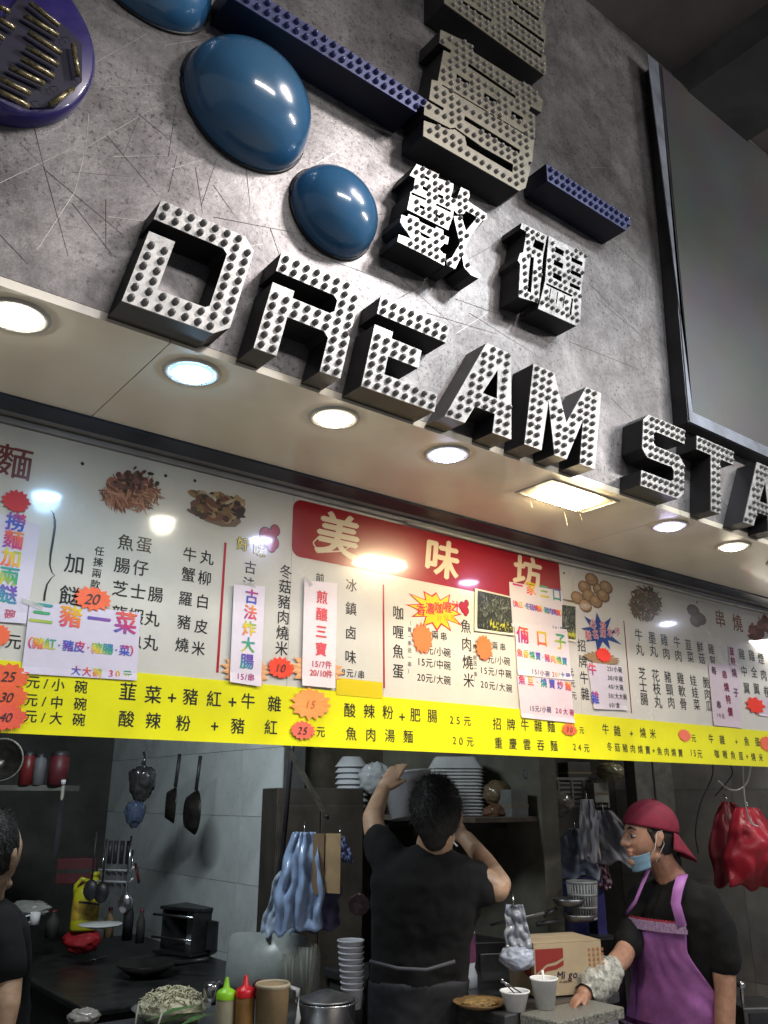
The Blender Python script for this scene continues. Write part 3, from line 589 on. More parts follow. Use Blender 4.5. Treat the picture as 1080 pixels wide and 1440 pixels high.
for i in range(110):
    x = 304+random.uniform(-35, 35); y = 714+(x-304)*.12+random.uniform(-19, 16)
    it.append((x, y, random.uniform(4, 10), random.uniform(2, 6), random.uniform(-1, 1), cj(random.choice([(110, 70, 55), (70, 40, 35), (165, 140, 100), (50, 35, 30), (180, 165, 140), (135, 110, 70)]), .2)))
blobs('printed_stew', it)
it = [(805, 846, 16, 1.5, 0, s(110, 90, 60))]
for (x, y) in ((832,815),(822,826),(812,841),(828,838),(843,830),(852,826),(838,846),(823,852),(848,838)):
    it.append((x, y, 9.5, 9.5, 0, cj((120, 92, 62), .08))); it.append((x-.5, y-1, 7.5, 7.5, 0, cj((165, 132, 95), .08))); it.append((x-1.5, y-3, 4, 3.5, 0, cj((185, 155, 118), .06)))
blobs('printed_meatballs', it)
it = []
for i in range(240):
    a, rr_ = random.uniform(0, 6.28), random.random()**.5
    it.append((907+21*rr_*math.cos(a), 849+23*rr_*math.sin(a), random.uniform(3, 8), random.uniform(.6, 1.6), random.uniform(0, 3), cj(random.choice([(95, 90, 60), (120, 80, 75), (70, 80, 45), (140, 120, 105), (85, 60, 55)]), .25)))
blobs('printed_greens', it)
it = []
for (x, y, r_) in ((975,859,9),(984,870,9),(978,874,8)):
    it.append((x, y, r_, r_, 0, s(62, 48, 42))); it.append((x-1, y-2, r_*.6, r_*.55, 0, s(92, 75, 65)))
blobs('printed_mushrooms', it)
it = []
for i in range(90):
    t = random.random(); x = 1056+t*30; y = 884+math.sin(t*7)*8+random.uniform(-9, 9)
    it.append((x, y, random.uniform(3, 7), random.uniform(2, 4), random.uniform(0, 3), cj(random.choice([(110, 50, 45), (85, 35, 32), (135, 70, 62)]), .2)))
blobs('printed_wings', it)
for (x, y) in ((116, 652), (233, 669), (793, 806), (980, 847), (1067, 869), (274, 676)):
    a = bp_(x, y); MB().lathe([(.0001, .0022), (.0035, .0018), (.0045, .0002)], (a[0], YM, a[1]), 12, Matrix.Rotation(math.radians(90), 4, 'X')).build('screw', M_BLACK, board)
# ------------------------------------------------------------ papers and price bursts stuck on the board
def paper(name, label, quad, off, col, cat='paper sign', group='paper notices taped on the menu board', curl=.004, n=10, m=PRP, tape=True):
    A, B, D, E = [np.array(bp_(*p, off)) for p in quad]     # tl, tr, br, bl
    vs = []; fs = []
    for layer in (0, 1):
        for j in range(n+1):
            for i in range(n+1):
                u, v = i/n, j/n; p = (A*(1-u)+B*u)*(1-v)+(E*(1-u)+D*u)*v
                c = max(0, v-.93)*14*curl*(.3+.5*(abs(u-.5)*2)**2)
                vs.append((p[0], YM-off-c+.0003*layer, p[1]))
    W = n+1
    for L_ in (0, 1):
        for j in range(n):
            for i in range(n):
                k = L_*W*W+j*W+i; f = (k, k+W, k+W+1, k+1); fs.append(f if L_ == 0 else f[::-1])
    rim = [j for j in range(W)]+[j*W+n for j in range(1, W)]+[n*W+i for i in range(n-1, -1, -1)]+[j*W for j in range(n-1, 0, -1)]
    for a, b in zip(rim, rim[1:]+rim[:1]): fs.append((a, b, b+W*W, a+W*W))
    cx, cz = (A+B+D+E)/4
    r = thing(name, (cx, YM, cz), label, cat, group)
    MB().add(vs, fs, col, False).build('sheet', m, r, color=True)
    return r
mt = mat('clear_tape', (.75, .75, .7), .12, var=0, coat=1, alpha=.35)
def tape(r, p, L_, a, off):
    x, z = bp_(*p); M = Matrix.Translation((x, YM-off, z)) @ Matrix.Rotation(a, 4, 'Y'); MB().box((-L_/2, -.0006, -.006), (L_/2, -.0003, .006), M).build('tape', mt, r)
LAV = s(214, 206, 222)
def PT(r, off, lst):
    for t in lst:
        k = dict(off=off+.0009, parent=r, m=PRP, bold=.03); 
        if len(t) > 4 and isinstance(t[4], float): k['rain'] = t[4]
        elif len(t) > 4: k['col'] = t[4]
        T(t[0], t[1], t[2] or t[1], t[3], **k)
r = paper('paper_notice', 'lavender paper strip with rainbow writing under the plain red burst at the edge', [(-40,712),(58,738),(36,877),(-40,872)], .003, LAV)
PT(r, .003, [('撈麵加兩餸', (22,734), (10,836), 25, 0.), ('碗', (14,864), 0, 14, s(190, 80, 110))])
r = paper('paper_notice', 'wide lavender paper headed by three horizontal strokes, with a three in one pork offer', [(42,846),(198,861.5),(192,957),(30,947)], .0045, LAV, curl=.003)
PT(r, .0045, [('三', (59,862), 0, 32, 4.), ('豬', (100,867), 0, 30, 2.), ('一', (139.5,871), 0, 32, .2), ('菜', (177,876), 0, 31, 1.), ('（豬紅·豬皮·豬腸·菜）', (37,903), (190,916), 16, 1.), ('大大碗', (107,943), (137,946), 13, 0.), ('30元', (156,947), (179,949), 13, 1.)]); tape(r, (45, 850), .05, .3, .0052)
MUT = s(226, 216, 226)
r = paper('paper_notice', 'narrow white paper strip with blue and pink writing right of the first red line', [(329,822),(373,824.5),(366.7,965.5),(323,959)], .0065, MUT)
PT(r, .0065, [('古法炸大腸', (354,839), (347.5,930), 20, .2), ('15/串', (335,951), (353,953), 11, s(170, 70, 130))]); tape(r, (350, 822), .035, .1, .0075)
r = paper('paper_notice', 'narrow white paper strip with four pink characters under the red banner', [(428,816),(474.5,820),(471,968),(424.5,964)], .0065, s(232, 220, 222))
PT(r, .0065, [('煎釀三寶', (453,840), (451.6,913), 18, s(215, 65, 80)), ('15/7件', (440,933), (462,935), 11, s(200, 90, 110)), ('20/10件', (438,945.5), (463,948), 11, s(205, 80, 90))]); tape(r, (432, 818), .03, .9, .0075)
r = paper('paper_notice', 'paper over the end of the red banner with a small picture strip heading', [(716,818),(790,831),(797,889),(719,881)], .004, s(222, 212, 216))
PT(r, .004, [('一家三口', (728,823), (783,836), 19, 1.), ('（魚旦·冬菇燒賣·豬肉燒賣）', (720,848), (791,863), 9, 0.), ('20/碗', (778,883), (790,885), 7, s(90, 110, 120))])
r = paper('paper_notice', 'paper with big blue square character, middle of the three taped over each other', [(724,880),(798,888),(804,957),(728,949)], .0055, s(226, 214, 218))
PT(r, .0055, [('倆口子', (735,893), (788,902), 23, 1.), ('魚香燒賣·豬肉燒賣', (731,918), (794,930), 11, 1.5), ('15/小碗', (749,944), (770,948), 9, s(110, 100, 130)), ('20/大碗', (778,948), (799,951), 9, 1.)])
r = paper('paper_notice', 'lowest of the three overlapping papers, reaching over the yellow strip', [(727,949),(803,957),(808,1017),(733,1009)], .0045, s(226, 208, 216))
PT(r, .0045, [('魚旦·燒賣炒麵', (734,956), (799,965), 13, 1.), ('15元/小碗', (746,996), (772,998), 9, s(110, 100, 130)), ('20大碗', (783,999), (804,1002), 9, s(180, 60, 120))])
r = paper('paper_notice', 'pale paper with five bowl prices under the blue printed burst', [(826,931),(875,937),(882,999),(835,997)], .004, s(206, 198, 208))
PT(r, .004, [('牛', (833,941), 0, 17, 1.), ('雜', (837,981), 0, 17, 0.), ('25/小碗', (855,940), (872,942), 8, GRY), ('30/中碗', (856,953), (873,955), 8, GRY), ('40/大碗', (857,965), (874,967), 8, GRY), ('50/大大碗', (857,978), (879,980), 8, GRY), ('60/盒', (858,991), (869,992), 8, GRY)])
r = paper('paper_notice', 'pinkish paper with dark red vertical writing below the skewer heading', [(996,932),(1039,936),(1043,1024),(1003.6,1020)], .004, s(205, 190, 198))
PT(r, .004, [('串燒特價', (1019,949), (1027,1001), 12, s(120, 35, 60)), ('串', (1011,991), 0, 11, s(80, 40, 70)), ('每', (1004,943), 0, 11, s(60, 50, 60)), ('10元', (1009,1005), (1017,1007), 7, s(130, 80, 110)), ('燒子', (1032.5,946), (1035,974), 12, s(90, 60, 80))])
r = paper('paper_notice', 'thin paper slip with small dark red characters before the chicken wing column', [(1024,908),(1036,910),(1038,935.5),(1026,934)], .003, s(205, 190, 198))
PT(r, .003, [('韮餃', (1029,916), (1031,930), 11, s(120, 35, 60))])
r = paper('paper_notice', 'pale paper slip with pink marks at the far end of the board', [(1066,980),(1110,986),(1112,1012),(1067,1006)], .003, s(200, 188, 196))
# photo cards
def card(label, quad, seed):
    r = paper('photo_card', label, quad, .0035, s(215, 210, 190), 'photo card', 'laminated photo cards on the menu board', m=PR)
    random.seed(seed); A, B, D, E = [np.array(bp_(*p)) for p in quad]; q = MB()
    def P_(u, v): u = .05+.9*u; v = .05+.9*v; return (A*(1-u)+B*u)*(1-v)+(E*(1-u)+D*u)*v
    q.add([(*[P_(u, v)[0]], YM-.0046, P_(u, v)[1]) for u, v in ((0, 0), (1, 0), (1, 1), (0, 1))], [(3, 2, 1, 0)], s(42, 46, 38))
    for i in range(420):
        u, v = random.random(), random.random(); c = P_(u, v); L_ = random.uniform(.003, .016)*min(1, 4*min(u, 1-u, v, 1-v)+.2); a = random.gauss(1.3, .7); wv_ = random.uniform(.0012, .004)*min(1, 4*min(u, 1-u, v, 1-v)+.3)
        cl = cj(random.choice([(60, 66, 55), (95, 100, 85), (38, 42, 36), (130, 135, 120), (75, 82, 60)]), .3) if not (v > .78 and u > .35) else cj((200, 200, 60), .2)
        dx, dz = math.cos(a), math.sin(a); q.add([(c[0]-dx*L_, YM-.0048-i*.000001, c[1]-dz*L_), (c[0]-dz*wv_, YM-.0048-i*.000001, c[1]+dx*wv_), (c[0]+dx*L_, YM-.0048-i*.000001, c[1]+dz*L_), (c[0]+dz*wv_, YM-.0048-i*.000001, c[1]-dx*wv_)], [(0, 3, 2, 1)], cl)
    q.build('photograph', PR, r, color=True)
card('laminated dark food photo taped beside the fish siu mai prices', [(668,827),(719,839),(723,894),(667,887)], 5)
card('dark photo card half hidden behind the overlapping papers', [(788,848),(809,851),(809,903),(788,899)], 6)
# bursts
def burst(label, c, rx, ry, off, col, n=15, num=None, h=12, dep=.2, seed=1, numcol=(.03, .02, .03), slant=.25, rot=0, pts_off=0):
    random.seed(seed); p, cc = star(c, rx, ry, n, dep, off, None, .07, rot)
    r = thing('price_burst', (cc[0], YM, cc[1]), label, 'price sticker', 'star shaped price stickers on the menu board')
    q = MB(); m_ = len(p); lift = lambda a, b: .0015*((a-cc[0])/.06)**2+.002*max(0, (cc[1]-b)/.05)**2
    q.add([(a, YM-off-lift(a, b), b) for a, b in p]+[(cc[0], YM-off, cc[1])], [(i, (i+1) % m_, m_) for i in range(m_)], col); o = q.build('paper_star', PRP, r, color=True)
    so = o.modifiers.new('s', 'SOLIDIFY'); so.thickness = .0006
    if num:
        k = len(num)*h*.26; T(num, (c[0]-k+h*.26, c[1]-.3), (c[0]+k-h*.26, c[1]+.3), h, numcol, off=off+.0016, parent=r, bold=-.008 if h > 13 else 0, slant=slant, m=PRP, name='handwriting', sx=1.0)
    return r
ORR, ORG, RDD, FAD = s(245, 105, 60), s(245, 150, 75), s(225, 45, 30), s(225, 165, 110)
burst('plain scarlet star sticker above the lavender strip at the edge', (23,705), 21, 17, .004, s(205, 30, 35), seed=2)
burst('orange star sticker numbered 20 above the wide lavender paper', (131,842), 27, 18, .0065, ORR, num='20', h=20, seed=3)
burst('orange star sticker numbered 25 on the edge of the yellow strip', (13,951), 31, 19, .006, ORR, num='25', h=19, seed=4)
burst('orange star sticker numbered 30 between the 25 and the 40', (10,980), 31, 19, .0075, ORR, num='30', h=18, seed=5)
burst('orange star sticker numbered 40 lowest at the edge of the strip', (9,1008), 31, 20, .009, s(240, 95, 70), num='40', h=17, seed=6)
burst('reddish star sticker half outside the edge above the numbered ones', (-2,893), 18, 17, .005, ORR, seed=7)
burst('small scarlet star sticker numbered 10 under the mushroom siu mai', (395,939), 20, 16, .005, s(240, 60, 20), num='10', h=15, seed=8)
burst('faded tan star sticker sticking out behind the blue and pink strip', (346,943), 35, 23, .0022, FAD, seed=9)
burst('faded tan star sticker sticking out behind the pink lettered strip', (446,943), 38, 24, .0022, FAD, seed=10)
burst('large pale orange star sticker with faint scribble on the yellow strip', (437,990), 28, 24, .0045, s(250, 160, 80), num='15', h=15, seed=11, numcol=s(215, 120, 70))
burst('salmon star sticker numbered 25 below the large pale orange one', (426,1027), 18, 14, .0062, s(240, 110, 85), num='25', h=14, seed=12)
burst('bright orange star sticker under the yellow curry burst', (594,897), 15, 22, .003, s(250, 110, 40), seed=13)
burst('bright orange star sticker under the laminated food photo', (681,911), 12, 19, .0055, s(250, 110, 45), seed=14)
burst('small orange star sticker numbered 30 at the foot of the papers', (801,1026), 11, 9, .0055, s(245, 110, 70), num='30', h=10, seed=15)
burst('round red star sticker below the blue printed burst', (849,921), 11, 11, .006, s(235, 50, 30), seed=16)
burst('tan star sticker hidden behind the round red one', (846,926), 25, 9, .003, s(150, 120, 85), seed=17)
burst('small salmon star sticker before the price on the strip', (963,1034), 9, 9, .005, s(235, 115, 90), seed=18)
burst('red double lobed star sticker under the chicken wing columns', (1062,992), 14, 13, .006, s(235, 60, 40), n=9, dep=.3, seed=19)
burst('salmon star sticker at the far end of the yellow strip', (1079,1046), 11, 11, .005, s(235, 110, 85), seed=20)
random.seed(21)
# ------------------------------------------------------------ kitchen shell
XT = 2.15
tw = MB().box((XT+.006, 3.5, 0), (XT+.12, 5.6, 2.45)); tw = tag(tw.build('tiled_wall', M_GROUT), kind='structure')
def tiles(parent, ori, ys, zs, x, facing=1, m=M_TILE):
    cache = {}
    for (a, b) in zip(ys, ys[1:]):
        for (c, d) in zip(zs, zs[1:]):
            g = .002; k = (round(b-a, 3), round(d-c, 3))
            if k not in cache:
                w_, h_ = b-a-g, d-c-g
                o = (MB().box((-.004, -w_/2, -h_/2), (.004, w_/2, h_/2)) if ori == 'x' else MB().box((-w_/2, -.004, -h_/2), (w_/2, .004, h_/2))).build('tile', m, bevel=.0012); cache[k] = o.data; bpy.data.objects.remove(o)
            o = bpy.data.objects.new('tile', cache[k]); C.objects.link(o); e = random.uniform(-.0006, .0006)
            o.location = (x+e, (a+b)/2, (c+d)/2) if ori == 'x' else ((a+b)/2, x+e, (c+d)/2); o.parent = parent
zs = [.3, .61, .915, 1.22, 1.52, 1.83, 2.13]
tiles(tw, 'x', [3.50, 3.87, 4.57, 5.05, 5.6], zs, XT)
struct('kitchen_back_wall', MB().box((-2, 5.6, 0), (6, 5.7, 2.45)), M_DARK)
struct('side_wall', MB().box((-1.1, 2.2, 0), (-1, 5.6, 2.45)), M_DARK)
struct('return_wall', MB().box((XT+.121, 3.56, 0), (2.9, 3.66, 2.45)), mat('brown_grimy_panel', (.10, .085, .06), .6, var=.3, scale=5))
struct('shelf_wall', MB().box((2.78, 2.5, 0), (2.88, 3.559, 2.45)), mat('olive_grey_wall', (.13, .125, .095), .6, var=.25, scale=4))
struct('rear_wall', MB().box((2.881, 3.3, 0), (5.5, 3.4, 2.45)), mat('brown_dark_wall', (.08, .075, .065), .7, var=.3, scale=4))
rw = tag(MB().box((4.32, 1.9, 0), (4.44, 3.299, 2.45)).build('end_wall', M_GROUT), kind='structure')
tiles(rw, 'x', [1.95, 2.55, 3.15, 3.295], [.3, .75, 1.2, 1.65, 2.1], 4.315, m=mat('grey_end_tile', (.26, .255, .24), .45, var=.2, scale=3))
struct('kitchen_ceiling', MB().box((-1, 2.06, 2.451), (5.5, 5.7, 2.5)), M_DARK)
def ordn(i, n): return ['topmost', 'second', 'third', 'fourth', 'fifth', 'sixth', 'seventh', 'eighth', 'ninth', 'tenth', 'eleventh', 'twelfth', 'thirteenth', 'fourteenth', 'fifteenth', 'sixteenth'][i]
# counters
def counter(nm, lab, lo, hi, mtop, mbody, edge=.035):
    r = thing(nm, ((lo[0]+hi[0])/2, (lo[1]+hi[1])/2, 0), lab, 'counter')
    MB().box((lo[0], lo[1], hi[2]-edge), hi).build('worktop', mtop, r, bevel=.005)
    MB().box((lo[0]+.02, lo[1]+.02, 0), (hi[0]-.01, hi[1]-.02, hi[2]-edge-.001)).build('cabinet', mbody, r, bevel=.003); return r
counter('counter', 'dark stainless counter with foam bowl, cup and noodle plate', (2.19, 2.17, 0), (2.77, 3.2, .95), M_STEEL, M_DARK)
counter('counter', 'front counter carrying the rice bowl and sauce bottles', (.9, 2.35, 0), (1.80, 2.95, .93), M_STEEL, M_DARK)
counter('counter', 'white fronted counter with speckled granite top beside the purple apron', (2.25, 2.01, 0), (2.585, 2.166, .95), mat('speckled_granite', (.22, .22, .19), .35, var=.6, scale=160), mat('white_laminate', (.75, .76, .78), .35, var=.03))
r = thing('stove', (1.9, 4.2, 0), 'low black greasy stove block with steel edge below the tiled wall', 'stove')
MB().box((1.30, 3.35, 0), (2.13, 4.95, .86)).build('body', M_BLACK, r, bevel=.01)
MB().box((1.28, 3.33, .861), (2.14, 4.97, .885)).build('top_plate', mat('greasy_black_steel', (.05, .05, .05), .35, .5, var=.3, scale=15), r, bevel=.006)
p, q = onp(167, 1352, 2, .89), onp(215, 1346, 2, .89); MB().tube([p, q], .007, 8).build('edge_rail', M_STEELB, r)
r = thing('grill_box', tuple(at(265, 1320, 3.75)), 'open black grill box with steel rods standing on the stove', 'grill')
c = Vector(onp(268, 1338, 2, .89)); M = seen(c, -.55)
g = MB(); W_, D_, H_ = .13, .13, .19
g.box((-W_, -D_, 0), (W_, D_, .015), M).box((-W_, D_-.012, .015), (W_, D_, H_), M).box((W_-.012, -D_, .015), (W_, D_-.012, H_-.001), M).box((-W_, -D_+.05, .015), (-W_+.012, D_-.012, H_-.001), M).box((-W_-.01, -D_+.04, H_), (W_+.01, D_+.01, H_+.015), M)
g.build('housing', mat('black_enamel', (.022, .022, .024), .35, var=.3), r, bevel=.003)
for z in (.07, .17): MB().tube([M @ Vector((-W_-.02, -D_+.01, z)), M @ Vector((W_-.01, -D_+.01, z))], .006, 8).build('rod', M_STEELB, r)
MB().box((W_+.002, -.04, .02), (W_+.07, .08, .15), M).build('burner_box', M_BLACK, r, bevel=.005)
# ------------------------------------------------------------ soft things
def drape(nm, lab, cat, c, D, wtop, wbot, h, col, folds=5, amp=.02, rot=0, seed=1, rough=.8, group=None, skew=0, mt_=None, belly=.0, film=False):
    random.seed(seed); o = Vector(at(c[0], c[1], D)); M = seen(o, rot); n, k = 22, 30; q = MB(); vs = []; fs = []
    ph = [random.uniform(0, 6.28) for _ in range(4)]; jag = [.16*noise.noise(Vector((i*.16, seed, 3))) for i in range(n+1)]
    for j in range(k+1):
        v = j/k; ww = wtop+(wbot-wtop)*min(1, v*1.5)**.7
        for i in range(n+1):
            u = i/n-.5; z = -h*v*(1+jag[i]*v)-.02*math.cos(u*math.pi)*0
            y = amp*.55*(1.6*noise.noise(Vector((u*folds*1.6+v*.8, v*1.3, seed)))+.9*abs(noise.noise(Vector((u*folds*2.2-v*1.2, v*1.2, seed+7))))+.18*noise.noise(Vector((u*9, v*5, seed))))*(.5+.8*v)-belly*math.sin(math.pi*v)*math.cos(u*math.pi)
            vs.append(M @ Vector((u*ww*(1+.25*noise.noise(Vector((v*3, seed, 0))))+skew*v+.012*noise.noise(Vector((v*2.5, u, seed))), y+.02*noise.noise(Vector((u*6, v*6, seed))), z)))
    W_ = n+1
    for j in range(k):
        for i in range(n): a = j*W_+i; fs.append((a, a+1, a+W_+1, a+W_))
    r = thing(nm, o, lab, cat, group); m = mt_ or mat('cloth_'+nm+str(seed), col, rough, var=.15, scale=12, bump=.35 if film else .25, bscale=45 if film else 90, alpha=.8 if film else 1, coat=.6 if film else 0)
    ob = q.add(vs, fs, smooth=True).build('fabric', m, r); so = ob.modifiers.new('s', 'SOLIDIFY'); so.thickness = .003
    MB().tube([M @ Vector((0, 0, -.01)), M @ Vector((0, .004, .02)), M @ Vector((0, .03, .035))], .003, 6).build('hook', M_STEELB, r)
    return r
def bag(nm, lab, cat, c, D, rad, col, seed=1, squash=1, alpha=1, knot=True, rough=.25, group=None):
    o = Vector(at(c[0], c[1], D)); r = thing(nm, o, lab, cat, group); M = seen(Vector((0, 0, 0)))
    fn = lambda v: .16*noise.noise(v*2.2+Vector((seed, 0, 0)))+.11*noise.noise(v*5+Vector((0, seed, 0)))+.06*abs(noise.noise(v*11))+.03*abs(noise.noise(v*22))-(.75*max(0, v.z-.3)+.05*math.sin(11*math.atan2(v.y, v.x))*max(0, v.z) if knot else 0)
    m = mat('film_%d' % seed, col, rough, var=.15, scale=12, coat=.6, bump=.5, bscale=50, alpha=alpha)
    MB().ell(o, rad, M, 44, 30, fn=fn).build('film', m, r)
    if knot and seed not in (23, 24): MB().tube([o+Vector((0, 0, rad[2]*.62)), o+Vector((.005, 0, rad[2]*.95)), o+Vector((.0, .01, rad[2]*1.2))], [rad[0]*.22, rad[0]*.08, rad[0]*.12], 9).build('knot', m, r)
    return r
BL = (.34, .46, .70)
drape('plastic_bag', 'pale blue crumpled plastic bag hanging against the dark cabinet', 'plastic bag', (428, 1170), 3.1, .07, .17, .33, BL, 4, .035, seed=11, rough=.3, film=True, skew=-.02, belly=.03)
drape('plastic_bag', 'thin translucent blue bag corner spreading toward the hose', 'plastic bag', (405, 1225), 3.15, .05, .13, .22, (.36, .44, .56), 3, .03, seed=12, rough=.3, film=True, skew=-.03)
drape('purple_cloth', 'dark violet cloth hanging under the brown cardboard strip', 'cloth', (447, 1240), 3.12, .14, .17, .16, (.10, .09, .17), 4, .02, seed=13)
drape('blue_rag', 'small blue and white rag pinned beside the cardboard strip', 'rag', (478, 1176), 3.15, .03, .05, .09, (.14, .17, .33), 2, .012, seed=14, skew=.03)
bag('pink_rag', 'small pinkish rag bundle next to the elbow of the man in black', 'rag', (505, 1272), 3.15, (.038, .03, .036), (.32, .20, .22), 15, knot=False, rough=.8)
r = thing('cardboard_strip', tuple(at(458, 1210, 3.1)), 'bent brown cardboard strip hanging among the blue bags', 'cardboard')
M = seen(Vector(at(458, 1172, 3.1)), .25); MB().box((-.045, 0, -.205), (-.005, .005, 0), M).build('left_flap', M_CARD, r); M = seen(Vector(at(462, 1172, 3.1)), -.4); MB().box((-.012, 0, -.20), (.05, .005, 0), M).build('right_flap', mat('lighter_cardboard', (.34, .23, .12), .8, var=.1), r)
drape('plastic_bag', 'grey blue bag hung on the rod above the foam bowl', 'plastic bag', (722, 1272), 2.95, .05, .09, .14, (.30, .33, .40), 3, .02, seed=16, rough=.35, film=True, skew=.01)
bag('plastic_bag', 'pale blue knotted bag end dangling above the foam cups', 'plastic bag', (727, 1347), 2.9, (.058, .04, .04), (.42, .47, .58), 17, knot=False)
drape('hanging_shirt', 'slate blue shirt hanging under the wall shelves', 'shirt', (808, 1165), 3.7, .05, .19, .20, (.20, .24, .31), 3, .03, seed=18, skew=-.01)
drape('hanging_towel', 'long grey towel hanging between the blue shirt and the cap', 'towel', (825, 1124), 3.6, .05, .08, .24, (.33, .32, .35), 2, .015, seed=19)
drape('hanging_shirt', 'wide grey shirt whose sleeve reaches the red cap', 'shirt', (848, 1140), 3.75, .06, .19, .22, (.25, .25, .28), 3, .03, seed=20, skew=.06)
drape('pink_bag', 'faded pink plastic bag hanging below the grey shirts', 'plastic bag', (845, 1208), 3.7, .06, .07, .12, (.27, .15, .19), 3, .02, seed=22, rough=.3, film=True)
drape('red_bag', 'shiny bright red plastic bag full of goods by the wall', 'plastic bag', (1052, 1136), 3.85, .09, .27, .33, (.36, .02, .035), 3, .05, seed=23, rough=.35, belly=.11)
drape('red_bag', 'darker red plastic bag hanging behind the shiny one', 'plastic bag', (1022, 1128), 4.02, .06, .22, .36, (.17, .012, .02), 3, .04, seed=24, rough=.45, belly=.08)
bag('red_bundle', 'bulging red bag bottom pressed out by what it holds', 'plastic bag', (1056, 1200), 3.85, (.10, .07, .095), (.34, .02, .03), 51, knot=False, rough=.4)
bag('plastic_bag', 'dark blue film bag hanging over the pans', 'plastic bag', (190, 1140), 3.9, (.045, .04, .07), (.05, .07, .12), 25)
bag('black_bag', 'black bag hanging above the blue film bag', 'plastic bag', (200, 1095), 3.95, (.06, .05, .10), (.025, .025, .025), 26)
bag('white_cloth', 'crumpled off white cloth lying on the stove edge', 'cloth', (40, 1278), 3.9, (.10, .06, .035), (.28, .28, .25), 27, knot=False, rough=.8)
bag('crumpled_foil', 'crumpled pale wrapper at the foot of the rice bowl', 'wrapper', (118, 1430), 2.75, (.05, .04, .025), (.30, .28, .25), 28, knot=False)
bag('red_cloth', 'bright red cloth under the yellow jug', 'cloth', (115, 1322), 4.0, (.085, .05, .055), (.38, .012, .02), 29, knot=False, rough=.7)
# ------------------------------------------------------------ kitchen things
def pan(nm, lab, c, D, rad, tilt, col=M_BLACK):
    o = Vector(at(c[0], c[1], D)); r = thing(nm, o, lab, 'pan', 'pans hung on the tiled wall')
    M = Matrix.Translation(o) @ Matrix.Rotation(tilt, 4, 'Z') @ Matrix.Rotation(math.radians(90), 4, 'X')
    M4 = M; MB().lathe([(.0001, 0), (rad*.7, 0), (rad, .04), (rad*1.03, .045), (rad*.98, .043), (rad*.68, .006), (.0001, .006)], seg=36, M=M4).build('pan_body', col, r)
    MB().tube([M4 @ Vector((0, rad, .04)), M4 @ Vector((0, rad+.16, .05))], .009, 8).build('handle', M_BLACK, r)
pan('frying_pan', 'dark round pan hanging flat on the tiles, smaller of the pair', (233, 1132), 4.2, .085, 1.2, mat('dark_pan_metal', (.05, .045, .04), .3, .6, var=.3))
pan('frying_pan', 'dark deep pan hanging nearest to the bare tiles', (262, 1142), 4.05, .10, 1.35, mat('dark_pan_metal', (.05, .045, .04)))
o = Vector(at(2, 1068, 3.6)); r = thing('wok', o, 'wok with a pale rim hanging at the edge above the shelf', 'wok'); M = seen(o, .2) @ Matrix.Rotation(math.radians(90), 4, 'X')
MB().lathe([(.0001, -.07), (.05, -.06), (.082, 0), (.085, .002), (.080, .0), (.048, -.055), (.0001, -.064)], seg=40, M=M).build('bowl', mat('dark_pan_metal', (.05, .045, .04)), r)
MB().lathe([(.085, -.004), (.090, 0), (.085, .004), (.083, 0), (.085, -.004)], seg=40, M=M).build('rim', mat('pale_rim', (.22, .23, .2), .4, .4), r)
o = Vector(at(45, 1108, 3.9)); r = thing('wall_shelf', o, 'thin grey shelf with dark jars at the back of the kitchen', 'shelf'); M = seen(o, 0)
MB().box((-.35, 0, -.012), (.15, .2, .012), M).build('board', mat('grey_shelf', (.12, .125, .11), .5), r); MB().box((.13, .01, -.3), (.15, .03, -.013), M).build('bracket', M_BLACK, r)
for i, (px, w_, h_, m, lb) in enumerate(((36, .035, .15, mat('dark_red_tin', (.14, .015, .015), .4), 'dark red tin on the thin grey shelf'), (53, .028, .14, mat('grey_carton', (.13, .13, .14), .6), 'grey carton between two red tins on the shelf'), (80, .045, .15, mat('maroon_box', (.10, .015, .02), .5), 'maroon topped jar at the end of the shelf'))):
    o = Vector(at(px, 1104, 3.92)); r = thing('jar', o, lb, 'jar', 'jars on the thin grey shelf'); MB().lathe([(.0001, 0), (w_, 0), (w_, h_*.8), (w_*.8, h_*.85), (w_*.8, h_*.9)], o, 18).build('body', m, r); MB().lathe([(w_*.86, h_*.88), (w_*.86, h_), (.0001, h_+.002)], o, 18).build('lid', M_BLACK, r)
a, b = Vector(at(89, 1103, 3.9)), Vector(at(80, 1210, 3.9)); r = thing('pole', b, 'slim pale pole with white tip standing behind the stove', 'pole'); MB().tube([b, a], .008, 10).build('shaft', mat('pale_pole', (.28, .27, .22), .5), r); MB().tube([a, a+(a-b)*.06], .011, 10).build('tip', M_PLW, r)
# knife rack and utensils
o = Vector(at(160, 1240, 4.0)); r = thing('utensil_rack', o, 'wire rack holding dark knives beside the tiled wall', 'rack'); M = seen(o, -.3)
for x in (-.07, .09): MB().tube([M @ Vector((x, 0, 0)), M @ Vector((x, 0, .14))], .005, 6).build('upright', M_STEELB, r)
for z in (0, .05): MB().tube([M @ Vector((-.09, 0, z)), M @ Vector((.09, 0, z)), M @ Vector((.13, -.05, z+.02))], .006, 6).build('rail', M_PLW, r)
for i, x in enumerate((-.05, -.02, .015, .05)):
    o2 = M @ Vector((x, .02, .06)); k = thing('kitchen_knife', o2, ['dark knife at the near end of the wire rack', 'dark knife second in the wire rack', 'dark knife third in the wire rack', 'dark knife at the wall end of the wire rack'][i], 'knife', 'knives in the wire rack')
    MB().box((-.012, -.002, -.13), (.012, .002, .02), seen(o2, .3)).build('blade', M_STEEL, k); MB().tube([o2+Vector((0, 0, .02)), o2+Vector((0, 0, .12))], .011, 8).build('handle', M_BLACK, k)
